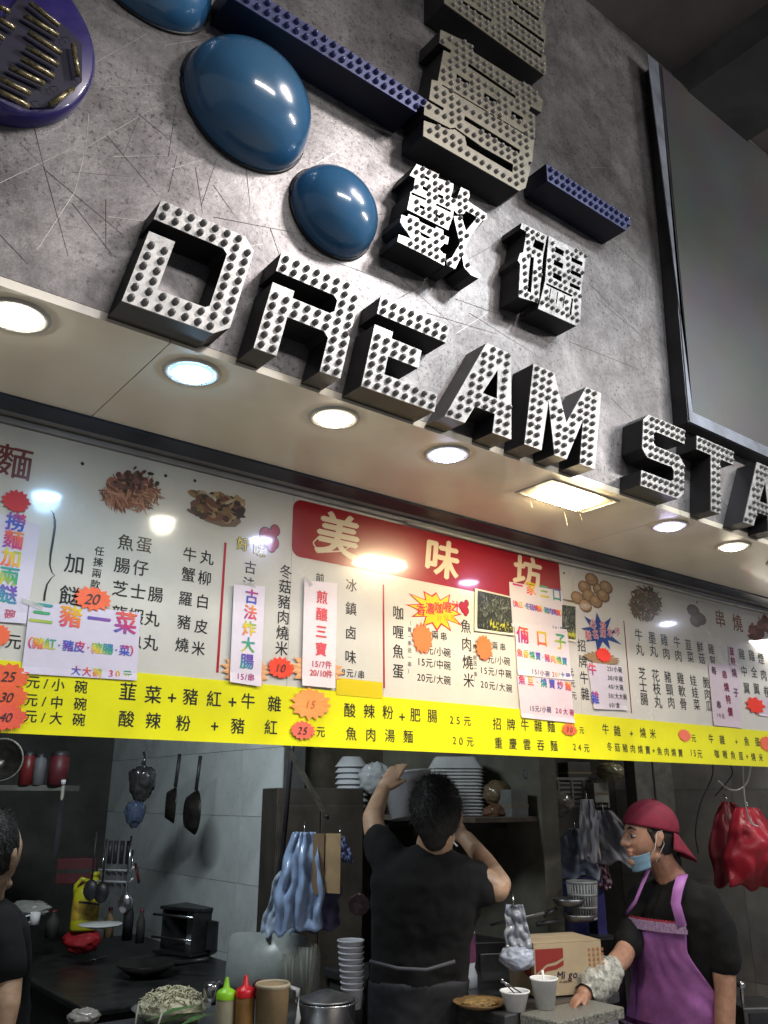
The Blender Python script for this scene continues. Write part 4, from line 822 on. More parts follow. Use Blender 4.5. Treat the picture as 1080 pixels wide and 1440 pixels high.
for i, (px, py, l_, cc, lb) in enumerate(((185, 1175, .26, 'steel', 'long steel ladle hanging by the rack'), (136, 1170, .22, 'black', 'black spatula hanging over the jug'), (150, 1180, .20, 'black', 'black slotted spoon hanging over the jug'))):
    o2 = Vector(at(px, py, 3.98)); k = thing('ladle', o2, lb, 'ladle'); m = M_STEELB if cc == 'steel' else M_BLACK
    MB().tube([o2, o2-Vector((0, 0, l_))], .005, 6).build('handle', m, k); MB().ell(o2-Vector((0, 0, l_+.03)), (.035, .02, .045), seen(Vector()), 16, 10).build('scoop', m, k)
o = Vector(at(192, 1228, 4.15)); r = thing('red_disc', o, 'dull red plastic lid leaning by the knife rack', 'lid'); MB().lathe([(.0001, .012), (.045, .01), (.05, 0), (.046, -.003)], seg=28, M=Matrix.Translation(o) @ Matrix.Rotation(1.2, 4, 'Z') @ Matrix.Rotation(1.3, 4, 'X')).build('lid_disc', mat('dull_red_plastic', (.15, .02, .03), .4), r)
# oil jug
o = Vector(onp(117, 1312, 2, .89)); o = Vector(at(117, 1308, 4.0)); r = thing('oil_jug', o, 'yellow cooking oil jug with dark label and handle hole', 'jug'); my = mat('yellow_jug_plastic', (.50, .47, .02), .3, var=.1, coat=.4); M = seen(o, .3)
def loft(levels, M, seg=28, pw=2.6, mb=None, closed=True, col=None):
    vs = []; fs = []; n = len(levels)
    for (z, cx, cy, a, b) in levels:
        for k in range(seg):
            t = 2*math.pi*k/seg; cs, sn = math.cos(t), math.sin(t)
            vs.append(M @ Vector((cx+a*math.copysign(abs(cs)**(2/pw), cs), cy+b*math.copysign(abs(sn)**(2/pw), sn), z)))
    for i in range(n-1):
        for k in range(seg): k2 = (k+1) % seg; fs.append((i*seg+k, i*seg+k2, (i+1)*seg+k2, (i+1)*seg+k))
    if closed: fs += [tuple(range(seg))[::-1], tuple((n-1)*seg+k for k in range(seg))]
    return (mb or MB()).add(vs, fs, col, True)
loft([(0, 0, 0, .058, .045), (.01, 0, 0, .063, .05), (.055, 0, 0, .063, .05), (.06, 0, 0, .060, .047), (.066, 0, 0, .063, .05), (.15, 0, 0, .062, .048), (.18, .0, 0, .056, .044), (.205, .02, 0, .032, .03), (.215, .03, 0, .02, .02), (.232, .03, 0, .02, .02)], M, pw=3).build('bottle', my, r)
MB().tube([M @ Vector((.01, 0, .21)), M @ Vector((-.03, 0, .225)), M @ Vector((-.055, 0, .195)), M @ Vector((-.056, 0, .16))], .010, 10).build('handle', my, r)
MB().tube([M @ Vector((.03, 0, .233)), M @ Vector((.03, 0, .255))], .022, 16).build('cap', my, r)
loft([(.05, 0, 0, .0645, .0515), (.13, 0, 0, .0635, .0505)], M, pw=3, closed=False).build('label', mat('jug_label', (.45, .30, .03), .4, var=.6, scale=40, col2=(.08, .05, .02)), r)
MB().box((-.05, -.054, .118), (.045, -.0525, .126), M @ Matrix.Rotation(.15, 4, 'Y')).build('label_mark', M_BLACK, r)
o = Vector(at(141, 1304, 3.8)); r = thing('plate', o, 'pale round plate lying beside the yellow jug', 'plate'); MB().lathe([(.0001, 0), (.06, 0), (.095, .012), (.094, .015), (.06, .005), (.0001, .004)], o, 40).build('dish', M_FOAM, r)
o = Vector(at(48, 1300, 3.8)); r = thing('mug', o, 'small pale mug on the dark work surface', 'mug'); MB().lathe([(.0001, 0), (.02, 0), (.022, .05), (.02, .05), (.018, .004), (.0001, .004)], o, 24).build('cup', M_FOAM, r); MB().tube([o+Vector((-.02, 0, .04)), o+Vector((-.042, 0, .036)), o+Vector((-.042, 0, .014)), o+Vector((-.02, 0, .01))], .004, 6).build('handle', M_FOAM, r)
for i, (px, py, w_, h_, m, lb) in enumerate(((178, 1322, .024, .19, M_BLACK, 'tall dark sauce bottle at the wall end of the stove'), (196, 1326, .020, .15, M_DARK, 'shorter dark bottle next to the tall one at the wall'), (152, 1318, .022, .13, mat('amber_jug', (.26, .18, .09)), 'small amber bottle behind the pale plate'), (72, 1318, .03, .12, M_DARK, 'squat dark jar between the mug and the yellow jug'))):
    o = Vector(at(px, py, 4.05)); r = thing('bottle', o, lb, 'bottle', 'bottles at the back of the stove'); MB().lathe([(.0001, 0), (w_, 0), (w_*1.02, h_*.62), (w_*.45, h_*.8), (w_*.42, h_*.93)], o, 24).build('glass', m, r); MB().lathe([(w_*.5, h_*.92), (w_*.5, h_), (.0001, h_+.001)], o, 18).build('cap', mat('dull_red_plastic', (.15, .02, .03), .4), r)
o = Vector(at(108, 1225, 4.3)); r = thing('carton', o, 'dark red carton in shadow above the yellow jug', 'carton'); MB().box((-.10, 0, -.06), (.09, .1, .06), seen(o, .2)).build('body', mat('maroon_box', (.10, .015, .02), .5), r, bevel=.003); MB().box((-.101, -.0015, -.01), (.091, .101, .01), seen(o, .2)).build('tape_band', M_DARK, r)
o = Vector(onp(205, 1372, 2, .888)); r = thing('wok', o, 'black shallow wok resting on the stove top', 'wok'); MB().lathe([(.0001, .004), (.06, .006), (.13, .05), (.134, .05), (.062, .0), (.0001, -.001)], o, 44).build('bowl', mat('dark_pan_metal', (.05, .045, .04)), r); MB().tube([o+HR*.12+Vector((0, 0, .045)), o+HR*.27-HF*.05+Vector((0, 0, .07))], .010, 8).build('handle', M_BLACK, r)
for i, (a, b, lb) in enumerate((((120, 1352), (150, 1346), 'thin steel spatula lying on the black stove'), ((236, 1340), (262, 1345), 'steel tongs lying before the grill box'))):
    p_, q_ = Vector(onp(*a, 2, .892)), Vector(onp(*b, 2, .892)); r = thing('spatula', p_, lb, 'utensil'); MB().tube([p_, q_], .004, 6).build('shaft', M_STEELB, r); MB().box((-.03, -.018, -.001), (.02, .018, .001), Matrix.Translation(p_)).build('blade', M_STEELB, r)
# hose, strut, cabinet behind
r = thing('hose', tuple(at(392, 1150, 3.4)), 'thick black hose running down beside the tiled wall', 'hose')
MB().tube([at(x, y, 3.4) for x, y in ((412, 1040), (407, 1090), (402, 1150), (397, 1200), (388, 1245), (378, 1290), (364, 1335))], .010, 10).build('tube', M_BLACK, r)
r = thing('metal_strut', tuple(at(430, 1100, 3.2)), 'diagonal worn metal strut below the yellow strip', 'strut'); a, b = Vector(at(398, 1040, 3.2)), Vector(at(462, 1152, 3.2)); d = (b-a).normalized(); nn = d.cross(HF).normalized()
MB().box((0, -.011, -.004), ((b-a).length, .011, .004), frame(a, d, nn, d.cross(nn))).build('bar', mat('worn_bar', (.15, .145, .12), .5, .4, var=.3, scale=20), r)
MB().tube([b-d*.012-HF*.006, b-d*.012+HF*.006], .007, 8).build('bolt', M_BLACK, r)
o = Vector(at(445, 1330, 3.5)); r = thing('cabinet', o, 'dark brown cabinet behind the hanging blue bags', 'cabinet'); M = seen(o, .35)
MB().box((-.19, 0, -.6), (.20, .3, .62), M).build('carcass', mat('dark_brown_laminate', (.055, .045, .035), .5, var=.25, scale=6), r, bevel=.004)
MB().box((-.185, -.012, -.59), (.0, -.001, .55), M).build('door', mat('brown_door', (.07, .058, .045), .45, var=.25, scale=6), r, bevel=.003); MB().box((.004, -.012, -.59), (.195, -.001, .55), M).build('door', MATS['brown_door'], r, bevel=.003)
MB().box((-.02, -.03, .31), (.01, -.013, .335), M).build('latch', M_FOAM, r)
# white cutting board, jars, rice bowl, bottles, jug, pot
o = Vector(at(372, 1402, 3.0)); r = thing('cutting_board', o, 'big pale cutting board leaning behind the sauce bottles', 'cutting board'); M = seen(o, -.15) @ Matrix.Rotation(-.12, 4, 'X')
loft([(-.006, 0, .075, .15, .10), (.006, 0, .075, .15, .10)], M @ Matrix.Rotation(math.radians(90), 4, 'X') @ Matrix.Translation((0, .03, 0)), pw=7).build('slab', mat('milky_plastic', (.24, .26, .25), .35, var=.08), r)
def glassy(nm='clear_plastic', col=(.35, .38, .34), al=.38): return mat(nm, col, .1, var=.05, coat=1, alpha=al)
for i, (px, py, lb) in enumerate(((407, 1400, 'squat clear plastic jar next to the cutting board'), (430, 1398, 'tall clear plastic jar of chopsticks behind the steel pot'))):
    o = Vector(at(px, py, 2.98)); r = thing('jar', o, lb, 'jar'); h = .13 if i == 0 else .155; w_ = .035 if i == 0 else .05
    MB().lathe([(.0001, 0), (w_, 0), (w_, h*.8), (w_*.9, h*.9), (w_*.9, h)], o, 28).build('wall', glassy(), r)
    for k in range(12): a = random.uniform(0, 6.28); u = Vector((w_*.6*math.cos(a), w_*.6*math.sin(a), 0)); MB().tube([o+u*.5+Vector((0, 0, .005)), o+u*1.1+Vector((0, 0, h*random.uniform(.7, 1.05)))], .003, 5).build('stick', mat('pale_stick', (.35, .34, .27), .6), r)
o = Vector(onp(240, 1432, 2, .945)); r = thing('serving_bowl', o, 'clear round bowl heaped with pale rice noodles on a green leaf', 'bowl')
MB().lathe([(.0001, -.01), (.08, -.008), (.12, .03), (.124, .034), (.117, .031), (.078, -.003), (.0001, -.005)], o, 48).build('bowl_shell', glassy('bowl_glass', (.3, .32, .3), .45), r)
mr = mat('rice_noodle', (.55, .52, .36), .5, var=.2, scale=60, bump=.8, bscale=120)
MB().ell(o+Vector((.0, 0, .025)), (.105, .08, .052), seen(Vector()), 60, 40, fn=lambda v: .10*noise.noise(v*3)+.07*noise.noise(v*11)+.04*noise.noise(v*25)).build('food', mr, r)
q = MB()
for k in range(150):
    a, e = random.uniform(0, 6.28), random.uniform(.1, 1.3); c0 = o+Vector((0, 0, .03))+HR*(.10*math.cos(a)*math.cos(e))+HF*(.08*math.sin(a)*math.cos(e))+Vector((0, 0, .054*math.sin(e))); d = Vector((random.gauss(0, 1), random.gauss(0, 1), random.gauss(0, .3))).normalized()*.014
    q.tube([c0-d, c0+Vector((0, 0, .006)), c0+d], .0022, 5)
tag(q.build('noodle_strands', mr, r), kind='stuff')
ml_ = mat('green_leaf', (.08, .17, .05), .5, var=.3)
for k, (a, b) in enumerate((((205, 1436), (285, 1412)), ((215, 1442), (290, 1422)), ((250, 1444), (302, 1425)))):
    p_, q_ = Vector(at(*a, 2.5)), Vector(at(*b, 2.6)); n_ = Vector((0, 0, 1)); sd = (q_-p_).cross(n_).normalized()*.02; md = (p_+q_)/2+n_*.008
    MB().add([p_, md+sd, q_, md-sd, md+n_*-.006], [(0, 1, 4), (1, 2, 4), (2, 3, 4), (3, 0, 4)]).build('leaf', ml_, r)
for k, (a, b, lb) in enumerate((((190, 1440), (195, 1412), 'pale bamboo skewer standing in front of the rice bowl'), ((222, 1442), (230, 1418), 'second bamboo skewer lying against the rice bowl'))):
    p_, q_ = Vector(at(*a, 2.45)), Vector(at(*b, 2.5)); r = thing('skewer', p_, lb, 'skewer'); MB().tube([p_, q_], .003, 6).build('stick', mat('pale_stick', (.35, .34, .27), .6), r)
o = Vector(at(296, 1408, 2.65)); r = thing('steel_shaker', o, 'small shiny steel shaker beside the green capped bottle', 'shaker'); MB().lathe([(.0001, 0), (.022, 0), (.024, .045), (.018, .052), (.0001, .054)], o, 24).build('body', M_STEELB, r); MB().ell(o+Vector((.03, 0, .045)), (.018, .018, .014)).build('knob', M_BLACK, r)
def sauce(px, py, D, mc, mbod, lb, h=.15, w_=.029):
    o = Vector(at(px, py, D)); r = thing('sauce_bottle', o, lb, 'sauce bottle', 'squeeze bottles on the front counter')
    MB().lathe([(.0001, -h), (w_, -h), (w_+.001, -h*.5), (w_, -.012), (w_*.92, 0)], o, 28).build('bottle', mbod, r)
    MB().lathe([(w_*1.02, -.008), (w_*1.02, .008), (w_*.85, .014), (.010, .022), (.005, .048), (.003, .05), (.0001, .05)], o, 28).build('nozzle_cap', mc, r)
sauce(318, 1400, 2.55, mat('lime_plastic', (.25, .55, .02), .35, var=.1), mat('milky_bottle', (.30, .27, .18), .4), 'squeeze bottle with a lime green nozzle cap')
sauce(345, 1397, 2.55, mat('red_plastic', (.55, .01, .015), .35, var=.1), mat('brown_sauce', (.22, .11, .03), .4), 'squeeze bottle of brown sauce with a red nozzle cap')
o = Vector(at(380, 1480, 2.5)); r = thing('sauce_jug', o, 'brown filled plastic jug with pale rim and handle', 'jug'); MB().lathe([(.0001, 0), (.045, 0), (.050, .175), (.052, .178), (.047, .178), (.0465, .14), (.0001, .14)], o, 32).build('jug_body', mat('amber_jug', (.26, .18, .09), .3, var=.1, coat=.4), r)
MB().lathe([(.050, .172), (.054, .178), (.050, .184), (.047, .178), (.050, .172)], o, 32).build('rim', mat('beige_rim', (.36, .30, .2), .4), r)
hh = HR*.05; MB().tube([o+hh+Vector((0, 0, .17)), o+hh*1.5+Vector((0, 0, .165)), o+hh*1.6+Vector((0, 0, .09)), o+hh*1.4+Vector((0, 0, .05))], .008, 8).build('handle', mat('grey_handle', (.3, .3, .3), .4), r)
o = Vector(at(366, 1388, 2.62)); r = thing('onion', o, 'dark red onion half behind the red capped bottle', 'onion'); MB().ell(o, (.026, .024, .022), None, 24, 16, fn=lambda v: .03*math.sin(12*math.atan2(v.y, v.x))).build('bulb_skin', mat('onion_skin', (.14, .02, .03), .3, var=.4, scale=30), r)
o = Vector(at(458, 1470, 2.62)); r = thing('steel_pot', o, 'stainless pot with a double steel rim beside the stacked tubs', 'pot'); MB().lathe([(.0001, 0), (.088, 0), (.09, .115), (.098, .12), (.099, .124), (.094, .124), (.09, .12), (.084, .118), (.084, .01), (.0001, .01)], o, 56).build('pot_body', M_STEELB, r)
MB().lathe([(.0001, .145), (.02, .145), (.066, .13), (.083, .124), (.086, .127), (.08, .131), (.02, .152), (.0001, .153)], o, 56).build('lid', M_STEEL, r)
tub = [(.0001, 0), (.030, 0), (.0375, .058), (.0405, .06), (.0405, .064), (.0375, .064), (.0365, .059), (.029, .002), (.0001, .002)]
tm = None
for i in range(9):
    o = Vector(at(492, 1418, 2.9))+Vector((.0008*i, -.0005*i, .0185*(8-i)))
    if tm is None: ob = MB().lathe(tub, seg=36).build('foam_tub', mat('grey_foam_tub', (.52, .52, .56), .5, var=.05)); tm = ob.data; bpy.data.objects.remove(ob)
    ob = bpy.data.objects.new('foam_tub', tm); C.objects.link(ob); ob.location = o; sc_ = 1+.045*(8-i)/2; ob.scale = (sc_, sc_, 1); tag(ob, 'white foam tub, %s in the stack of tubs beside the steel pot' % ordn(i, 9), 'tub', 'stacked foam tubs beside the man')
# wall shelf with foam goods
r = thing('long_shelf', (2.6, 3.0, 1.53), 'long dark shelf on the wall carrying foam bowls and boxes', 'shelf')
zsf = onp(600, 1146, 0, 2.62)[2]
MB().box((2.42, 2.52, zsf-.02), (2.779, 3.55, zsf)).build('board', mat('shelf_board', (.11, .09, .065), .5, var=.2), r, bevel=.002)
for y in (2.7, 3.1, 3.45): MB().box((2.45, y, zsf-.05), (2.778, y+.02, zsf-.021)).build('bracket', M_BLACK, r)
def solve_y(px, x): # point of the shelf line under a picture column
    lo, hi = 2.0, 4.5
    d = ray(px, 1140); return d[1]/d[0]*x
bw = None; X1 = 2.52; yb = solve_y(494, X1)
bowlp = [(.0001, .045), (.045, .045), (.078, .002), (.080, 0), (.080, -.003), (.074, 0), (.043, .041), (.0001, .041)]
for i in range(9):
    if bw is None: ob = MB().lathe(bowlp, seg=44).build('foam_bowl', mat('white_foam_bowl', (.6, .62, .64), .5, var=.05)); bw = ob.data; bpy.data.objects.remove(ob)
    ob = bpy.data.objects.new('foam_bowl', bw); C.objects.link(ob); ob.location = (X1+random.uniform(-.002, .002), yb+random.uniform(-.002, .002), zsf+.004+.0265*(8-i)); tag(ob, 'upturned white foam bowl, %s of the stack on the long shelf' % ordn(i, 9), 'foam bowl', 'upturned foam bowls on the shelf')
bag('plastic_bag', 'white plastic bag of lids between the bowl stack and the tilted tub', 'plastic bag', (528, 1095), 3.75, (.075, .06, .065), (.42, .44, .45), 33, knot=False)
X2 = 2.60; yb = solve_y(641, X2); bx = None
for i in range(15):
    if bx is None:
        ob = loft([(0, 0, 0, .118, .10), (.002, 0, 0, .118, .10), (.0035, 0, 0, .112, .095), (.045, 0, 0, .088, .072), (.048, 0, 0, .084, .068)], Matrix.Identity(4), pw=8).build('foam_box', mat('white_foam_box', (.55, .56, .55), .5, var=.05)); bx = ob.data; bpy.data.objects.remove(ob)
    ob = bpy.data.objects.new('foam_box', bx); C.objects.link(ob); ob.location = (X2+random.uniform(-.002, .002), yb, zsf+.002+.0135*(14-i)); ob.rotation_euler = (0, 0, -.66+random.uniform(-.01, .01)); tag(ob, 'shallow white foam box, %s of the tall ridged stack on the long shelf' % ordn(i, 15), 'foam box', 'stacked foam boxes on the shelf')
# big tub held up, tilted
o = Vector(at(574, 1118, 3.45)); r = thing('plastic_tub', o, 'large grey white tub tilted open in the raised hand', 'tub'); M = seen(o) @ Matrix.Rotation(-.12, 4, 'Y') @ Matrix.Rotation(-.12, 4, 'X')
mtb = mat('tub_plastic', (.38, .38, .40), .4, var=.06)
loft([(-.09, 0, 0, .078, .07), (-.088, 0, 0, .082, .074), (.075, 0, 0, .098, .09), (.078, 0, 0, .104, .096), (.084, 0, 0, .104, .096), (.084, 0, 0, .097, .089), (-.06, 0, 0, .080, .072)], M, pw=2.6, seg=48).build('tub_body', mtb, r)
# dim goods on the shelves to the right
def gbox(lb, cat, px, py, D, w_, h_, d_, col, rot=.5, nm='carton'):
    o = Vector(at(px, py, D)); r = thing(nm, o, lb, cat); M = seen(o, rot)
    MB().box((-w_/2, 0, -h_/2), (w_/2, d_, h_/2), M).build('body', mat('c_'+lb[:18], col, .65, var=.2, scale=12), r, bevel=.003)
    MB().box((-w_/2-.001, -.0015, -h_*.08), (w_/2+.001, d_+.001, h_*.02), M).build('tape_band', mat('dull_tape', (.18, .15, .1), .3), r); return r
bag('paper_bag', 'brown paper wrapped packet on the shelf beside the foam boxes', 'packet', (700, 1116), 3.55, (.06, .05, .05), (.14, .095, .05), 41, knot=False, rough=.7)
bag('paper_bag', 'reddish brown packet lowest in the pile beside the foam boxes', 'packet', (699, 1142), 3.5, (.058, .05, .03), (.15, .07, .035), 42, knot=False, rough=.7)
gbox('grey carton standing at the end of the long shelf', 'carton', 731, 1132, 3.45, .085, .12, .1, (.15, .16, .155))
bag('plastic_bag', 'clouded plastic bag lying on the dim middle shelf', 'plastic bag', (775, 1130), 3.7, (.09, .06, .055), (.14, .135, .11), 43, knot=False)
bag('plastic_bag', 'grey bundle on the upper dim shelf under the yellow strip', 'plastic bag', (757, 1090), 3.6, (.07, .05, .05), (.09, .10, .10), 44, knot=False)
r = thing('wire_basket', tuple(at(820, 1112, 3.9)), 'grey plastic basket full of packets above the hanging shirts', 'basket'); M = seen(Vector(at(820, 1112, 3.9)), .3)
for z in (-.07, -.05, -.03, -.01, .01, .03): MB().box((-.13, 0, z), (.13, .004, z+.008), M).build('slat', mat('grey_basket', (.2, .2, .19), .5), r)
for x in (-.13, -.06, 0, .06, .122): MB().box((x, -.005, -.075), (x+.008, -.001, .045), M).build('upright', MATS['grey_basket'], r)
MB().box((-.14, -.006, .046), (.14, .012, .058), M).build('rim', MATS['grey_basket'], r)
gbox('small pale carton inside the grey basket', 'carton', 846, 1115, 3.85, .075, .085, .06, (.26, .26, .23), .3)
bag('garlic_bag', 'dull yellow bag on top above the basket', 'bag', (858, 1085), 3.9, (.06, .05, .04), (.15, .14, .07), 45, knot=False, rough=.6)
gbox('dark carton on the high shelf under the strip', 'carton', 815, 1086, 3.95, .12, .09, .1, (.06, .06, .055), .3)
o = Vector(at(795, 1285, 3.6)); r = thing('blue_bucket', o, 'dark blue plastic barrel behind the white basket', 'bucket'); MB().lathe([(.0001, -.3), (.09, -.3), (.10, .12), (.105, .125), (.1, .13), (.0001, .128)], o, 36).build('barrel', mat('blue_plastic', (.02, .025, .12), .4, var=.15), r)
o = Vector(at(845, 1275, 3.65)); r = thing('blue_stool', o, 'violet blue plastic strip below the pink bag', 'plastic stool'); M = seen(o, .2); MB().box((-.022, 0, -.12), (.022, .15, .09), M).build('leg', mat('violet_plastic', (.06, .055, .22), .4), r, bevel=.004); MB().box((-.05, -.01, .09), (.06, .18, .105), M).build('seat', MATS['violet_plastic'], r, bevel=.004)
o = Vector(at(818, 1240, 3.35)); r = thing('white_basket', o, 'round grey white laundry basket with holes above the carton', 'basket'); mbk = mat('basket_plastic', (.30, .30, .29), .5)
for k in range(30): a = 2*math.pi*k/30; MB().tube([o+Vector((.058*math.cos(a), .058*math.sin(a), 0)), o+Vector((.048*math.cos(a), .048*math.sin(a), -.13))], .0032, 5).build('slat', mbk, r)
for z, q_ in ((0, .058), (-.045, .0547), (-.09, .0512), (-.13, .048)): MB().lathe([(q_-.003, z-.004), (q_+.003, z-.004), (q_+.003, z+.004), (q_-.003, z+.004), (q_-.003, z-.004)], o, 30).build('hoop', mbk, r)
MB().lathe([(.0001, -.132), (.046, -.132)], o, 24).build('base', mbk, r)
for i, (a, b, lb) in enumerate((((765, 1288), (800, 1268), 'black pan handle sticking out under the white basket'), ((755, 1300), (815, 1290), 'dark steel tray edge beneath the basket'))):
    p_, q_ = Vector(at(*a, 3.2)), Vector(at(*b, 3.25)); r = thing('pan', p_, lb, 'pan'); MB().tube([p_, p_.lerp(q_, .5)], .008, 8).build('handle', M_BLACK, r); MB().lathe([(.0001, -.012), (.05, -.012), (.065, .012), (.062, .012), (.048, -.008), (.0001, -.008)], q_, 28).build('bowl', M_STEEL, r)
r = thing('towel_rod', tuple(at(715, 1304, 2.98)), 'thin steel rod the grey bag hangs from', 'rod'); MB().tube([at(690, 1301, 2.98), at(722, 1293, 2.98), at(765, 1284, 3.02)], .005, 8).build('rod_bar', M_STEEL, r)
r = thing('cabinet', tuple(at(720, 1330, 3.2)), 'black appliance in shadow behind the noodle carton', 'cabinet'); M = seen(Vector(at(760, 1330, 3.45)), .2)
MB().box((-.28, 0, -.45), (.36, .25, .02), M).build('carcass', M_BLACK, r, bevel=.005); MB().box((-.26, -.012, -.4), (.1, -.001, -.02), M).build('door', M_STEEL, r, bevel=.003)
# carton of noodles
o = Vector(at(800, 1362, 2.97)); r = thing('noodle_carton', o, 'brown cardboard carton with red panel and Mi goreng lettering', 'carton'); M = seen(o, .32); w_, h_, d_ = .27, .165, .2
mk_ = mat('carton_card', (.42, .33, .21), .8, var=.06, scale=10); MB().box((-w_/2, 0, -h_/2), (w_/2, d_, h_/2-.001), M).build('box_body', mk_, r, bevel=.002)
MB().box((-w_/2, 0, h_/2), (w_/2, d_/2-.001, h_/2+.003), M).build('flap', mk_, r); MB().box((-w_/2, d_/2+.001, h_/2), (w_/2, d_, h_/2+.003), M).build('flap', mk_, r)
q = MB(); cr = s(140, 40, 32)
q.add([M @ Vector(v) for v in ((-w_/2+.006, -.0012, .066), (-.02, -.0012, .066), (-.02, -.0012, .036), (-.05, -.0012, .024), (-.085, -.0012, .018), (-w_/2+.006, -.0012, -.01))], [(0, 1, 2, 3, 4, 5)], cr)
q.add([M @ Vector(v) for v in ((-w_/2+.006, -.0012, -.018), (-.085, -.0012, .010), (-.05, -.0012, .014), (-.02, -.0012, .028), (-.02, -.0012, .012), (-.05, -.0012, .0), (-.09, -.0012, -.004), (-w_/2+.006, -.0012, -.035))], [(0, 1, 2, 3, 4, 5, 6, 7)], cr)
q.add([M @ Vector(v) for v in ((-w_/2-.0012, .19, .06), (-w_/2-.0012, .02, .06), (-w_/2-.0012, .02, -.03), (-w_/2-.0012, .19, .01))], [(0, 1, 2, 3)], cr); q.build('red_panel', PRD, r, color=True)
def flatt(txt, M, cx, cz, sz, col, r, slant=.2, nm='lettering', b=.02):
    q = MB(); x = cx
    for ch in txt:
        v, f = glyph(ch, b)
        wch = (v[:, 0].max()-v[:, 0].min()) if len(v) else .25
        q.add([M @ Vector((x+(a+wch/2+slant*c_)*sz, -.0014-z_*.02, cz+c_*sz)) for a, c_, z_ in v], f, col); x += (wch+.09)*sz
    q.build(nm, PRD, r, color=True)
flatt('Mi goreng', M, -.048, -.020, .033, s(35, 30, 60), r); flatt('MI GORENG', M, -.04, -.040, .009, s(90, 60, 50), r, 0)
for i in range(4): flatt('食 品 速 食', M, .078, .055-.016*i, .013, s(170, 110, 70), r, 0)
# foam bowl with tongs, cup, plate, bottle, tin
o = Vector(onp(725, 1421, 2, .951)); r = thing('foam_cup', o, 'low white foam bowl of dark sauce with crossed tongs', 'foam bowl')
MB().lathe([(.0001, 0), (.030, 0), (.0455, .052), (.049, .054), (.049, .058), (.045, .058), (.043, .053), (.029, .003), (.0001, .003)], o, 44).build('cup_wall', M_FOAM, r); MB().lathe([(.0001, .046), (.0405, .046)], o, 32).build('sauce', mat('dark_sauce', (.02, .012, .01), .15, coat=.5), r)
t_ = thing('tongs', tuple(o+Vector((0, 0, .06))), 'small steel tongs lying across the low foam bowl', 'tongs'); hd = Vector(at(706, 1379, 2.72))
for e in (-.012, .012): MB().tube([hd, o+HR*(.012+e)+Vector((0, 0, .047))+HF*.02], .0022, 6).build('arm', M_STEELB, t_)
MB().ell(hd, (.006, .006, .007)).build('hinge', M_STEELB, t_)
o = Vector(onp(767, 1418, 2, .951)); r = thing('foam_cup', o, 'taller white foam cup with a spoon beside the low foam bowl', 'foam cup')
MB().lathe([(.0001, 0), (.030, 0), (.043, .083), (.0465, .085), (.0465, .09), (.043, .09), (.041, .086), (.028, .003), (.0001, .003)], o, 44).build('cup_wall', M_FOAM, r); MB().lathe([(.0001, .07), (.038, .07)], o, 32).build('drink', mat('pale_soup', (.5, .45, .35), .2), r)
s_ = thing('spoon', tuple(o+Vector((0, 0, .1))), 'white plastic spoon standing in the taller foam cup', 'spoon'); MB().tube([o+Vector((0, 0, .05)), o+HF*.02+Vector((0, 0, .108))], [.003, .0045], 8).build('handle', M_FOAM, s_); MB().ell(o+Vector((0, 0, .045)), (.012, .009, .01)).build('scoop', M_FOAM, s_)
o = Vector(onp(675, 1414, 2, .952)); r = thing('plate', o, 'brown oval platter with noodles beside the man in black', 'platter')
MB().lathe([(.0001, 0), (.07, 0), (.09, .012), (.088, .014), (.068, .004), (.0001, .004)], o, 40).build('dish', mat('brown_dish', (.20, .12, .05), .4, var=.2), r); MB().ell(o+Vector((0, 0, .008)), (.065, .05, .016), None, 30, 16, fn=lambda v: .2*noise.noise(v*6)).build('food', mat('noodle_brown', (.30, .19, .07), .5, var=.4, scale=80), r)
o = Vector(at(651, 1404, 2.93)); r = thing('tin', o, 'small yellow green tin next to the platter', 'tin'); MB().lathe([(.0001, 0), (.021, 0), (.023, .05), (.024, .052), (.0001, .05)], o, 28).build('can', mat('tin_paint', (.34, .34, .12), .4, var=.3, scale=40), r); MB().lathe([(.024, .05), (.026, .053), (.024, .056), (.0001, .056)], o, 28).build('lid', M_STEELB, r)
o = Vector(at(655, 1392, 3.1)); r = thing('white_bottle', o, 'tall white bottle with a red label, half hidden by the man', 'bottle')
MB().lathe([(.0001, 0), (.043, .0), (.044, .05), (.035, .075), (.040, .1), (.040, .19), (.03, .215), (.016, .225), (.016, .245), (.0001, .246)], o, 32).build('bottle_body', M_PLW, r)
q = MB(); q.lathe([(.0408, .095), (.0408, .19)], o, 32); q.build('label', mat('red_label', (.22, .03, .03), .5, var=.4, scale=30, col2=(.04, .05, .16)), r)
# cables and right hand corner
for i, (pts, w_, lb) in enumerate(((((1045, 1060), (1046, 1110), (1050, 1140), (1058, 1158), (1066, 1162)), .0035, 'pale cable dropping to the red bag'), (((1010, 1098), (1025, 1110), (1040, 1110), (1052, 1098), (1056, 1075), (1055, 1060)), .0035, 'looped pale cable under the end of the yellow strip'),
    (((1000, 1062), (1002, 1090), (985, 1130), (978, 1170), (982, 1200)), .003, 'thin dark cable along the end wall'), (((1020, 1060), (1030, 1085), (1022, 1100), (1005, 1120)), .003, 'dark cable tangled behind the pale loop'))):
    r = thing('cable', tuple(at(*pts[0], 3.7)), lb, 'cable'); P_ = [Vector(at(*p, 3.7)) for p in pts]; sm = []
    for k in range(len(P_)-1):
        p0, p1, p2, p3 = P_[max(k-1, 0)], P_[k], P_[k+1], P_[min(k+2, len(P_)-1)]
        for t in np.linspace(0, 1, 6)[:-1]: sm.append(.5*((2*p1)+(p2-p0)*t+(2*p0-5*p1+4*p2-p3)*t*t+(3*p1-p0-3*p2+p3)*t**3))
    MB().tube(sm+[P_[-1]], w_, 8).build('wire', mat('cable_grey', (.45, .45, .42), .4) if i < 2 else M_BLACK, r)
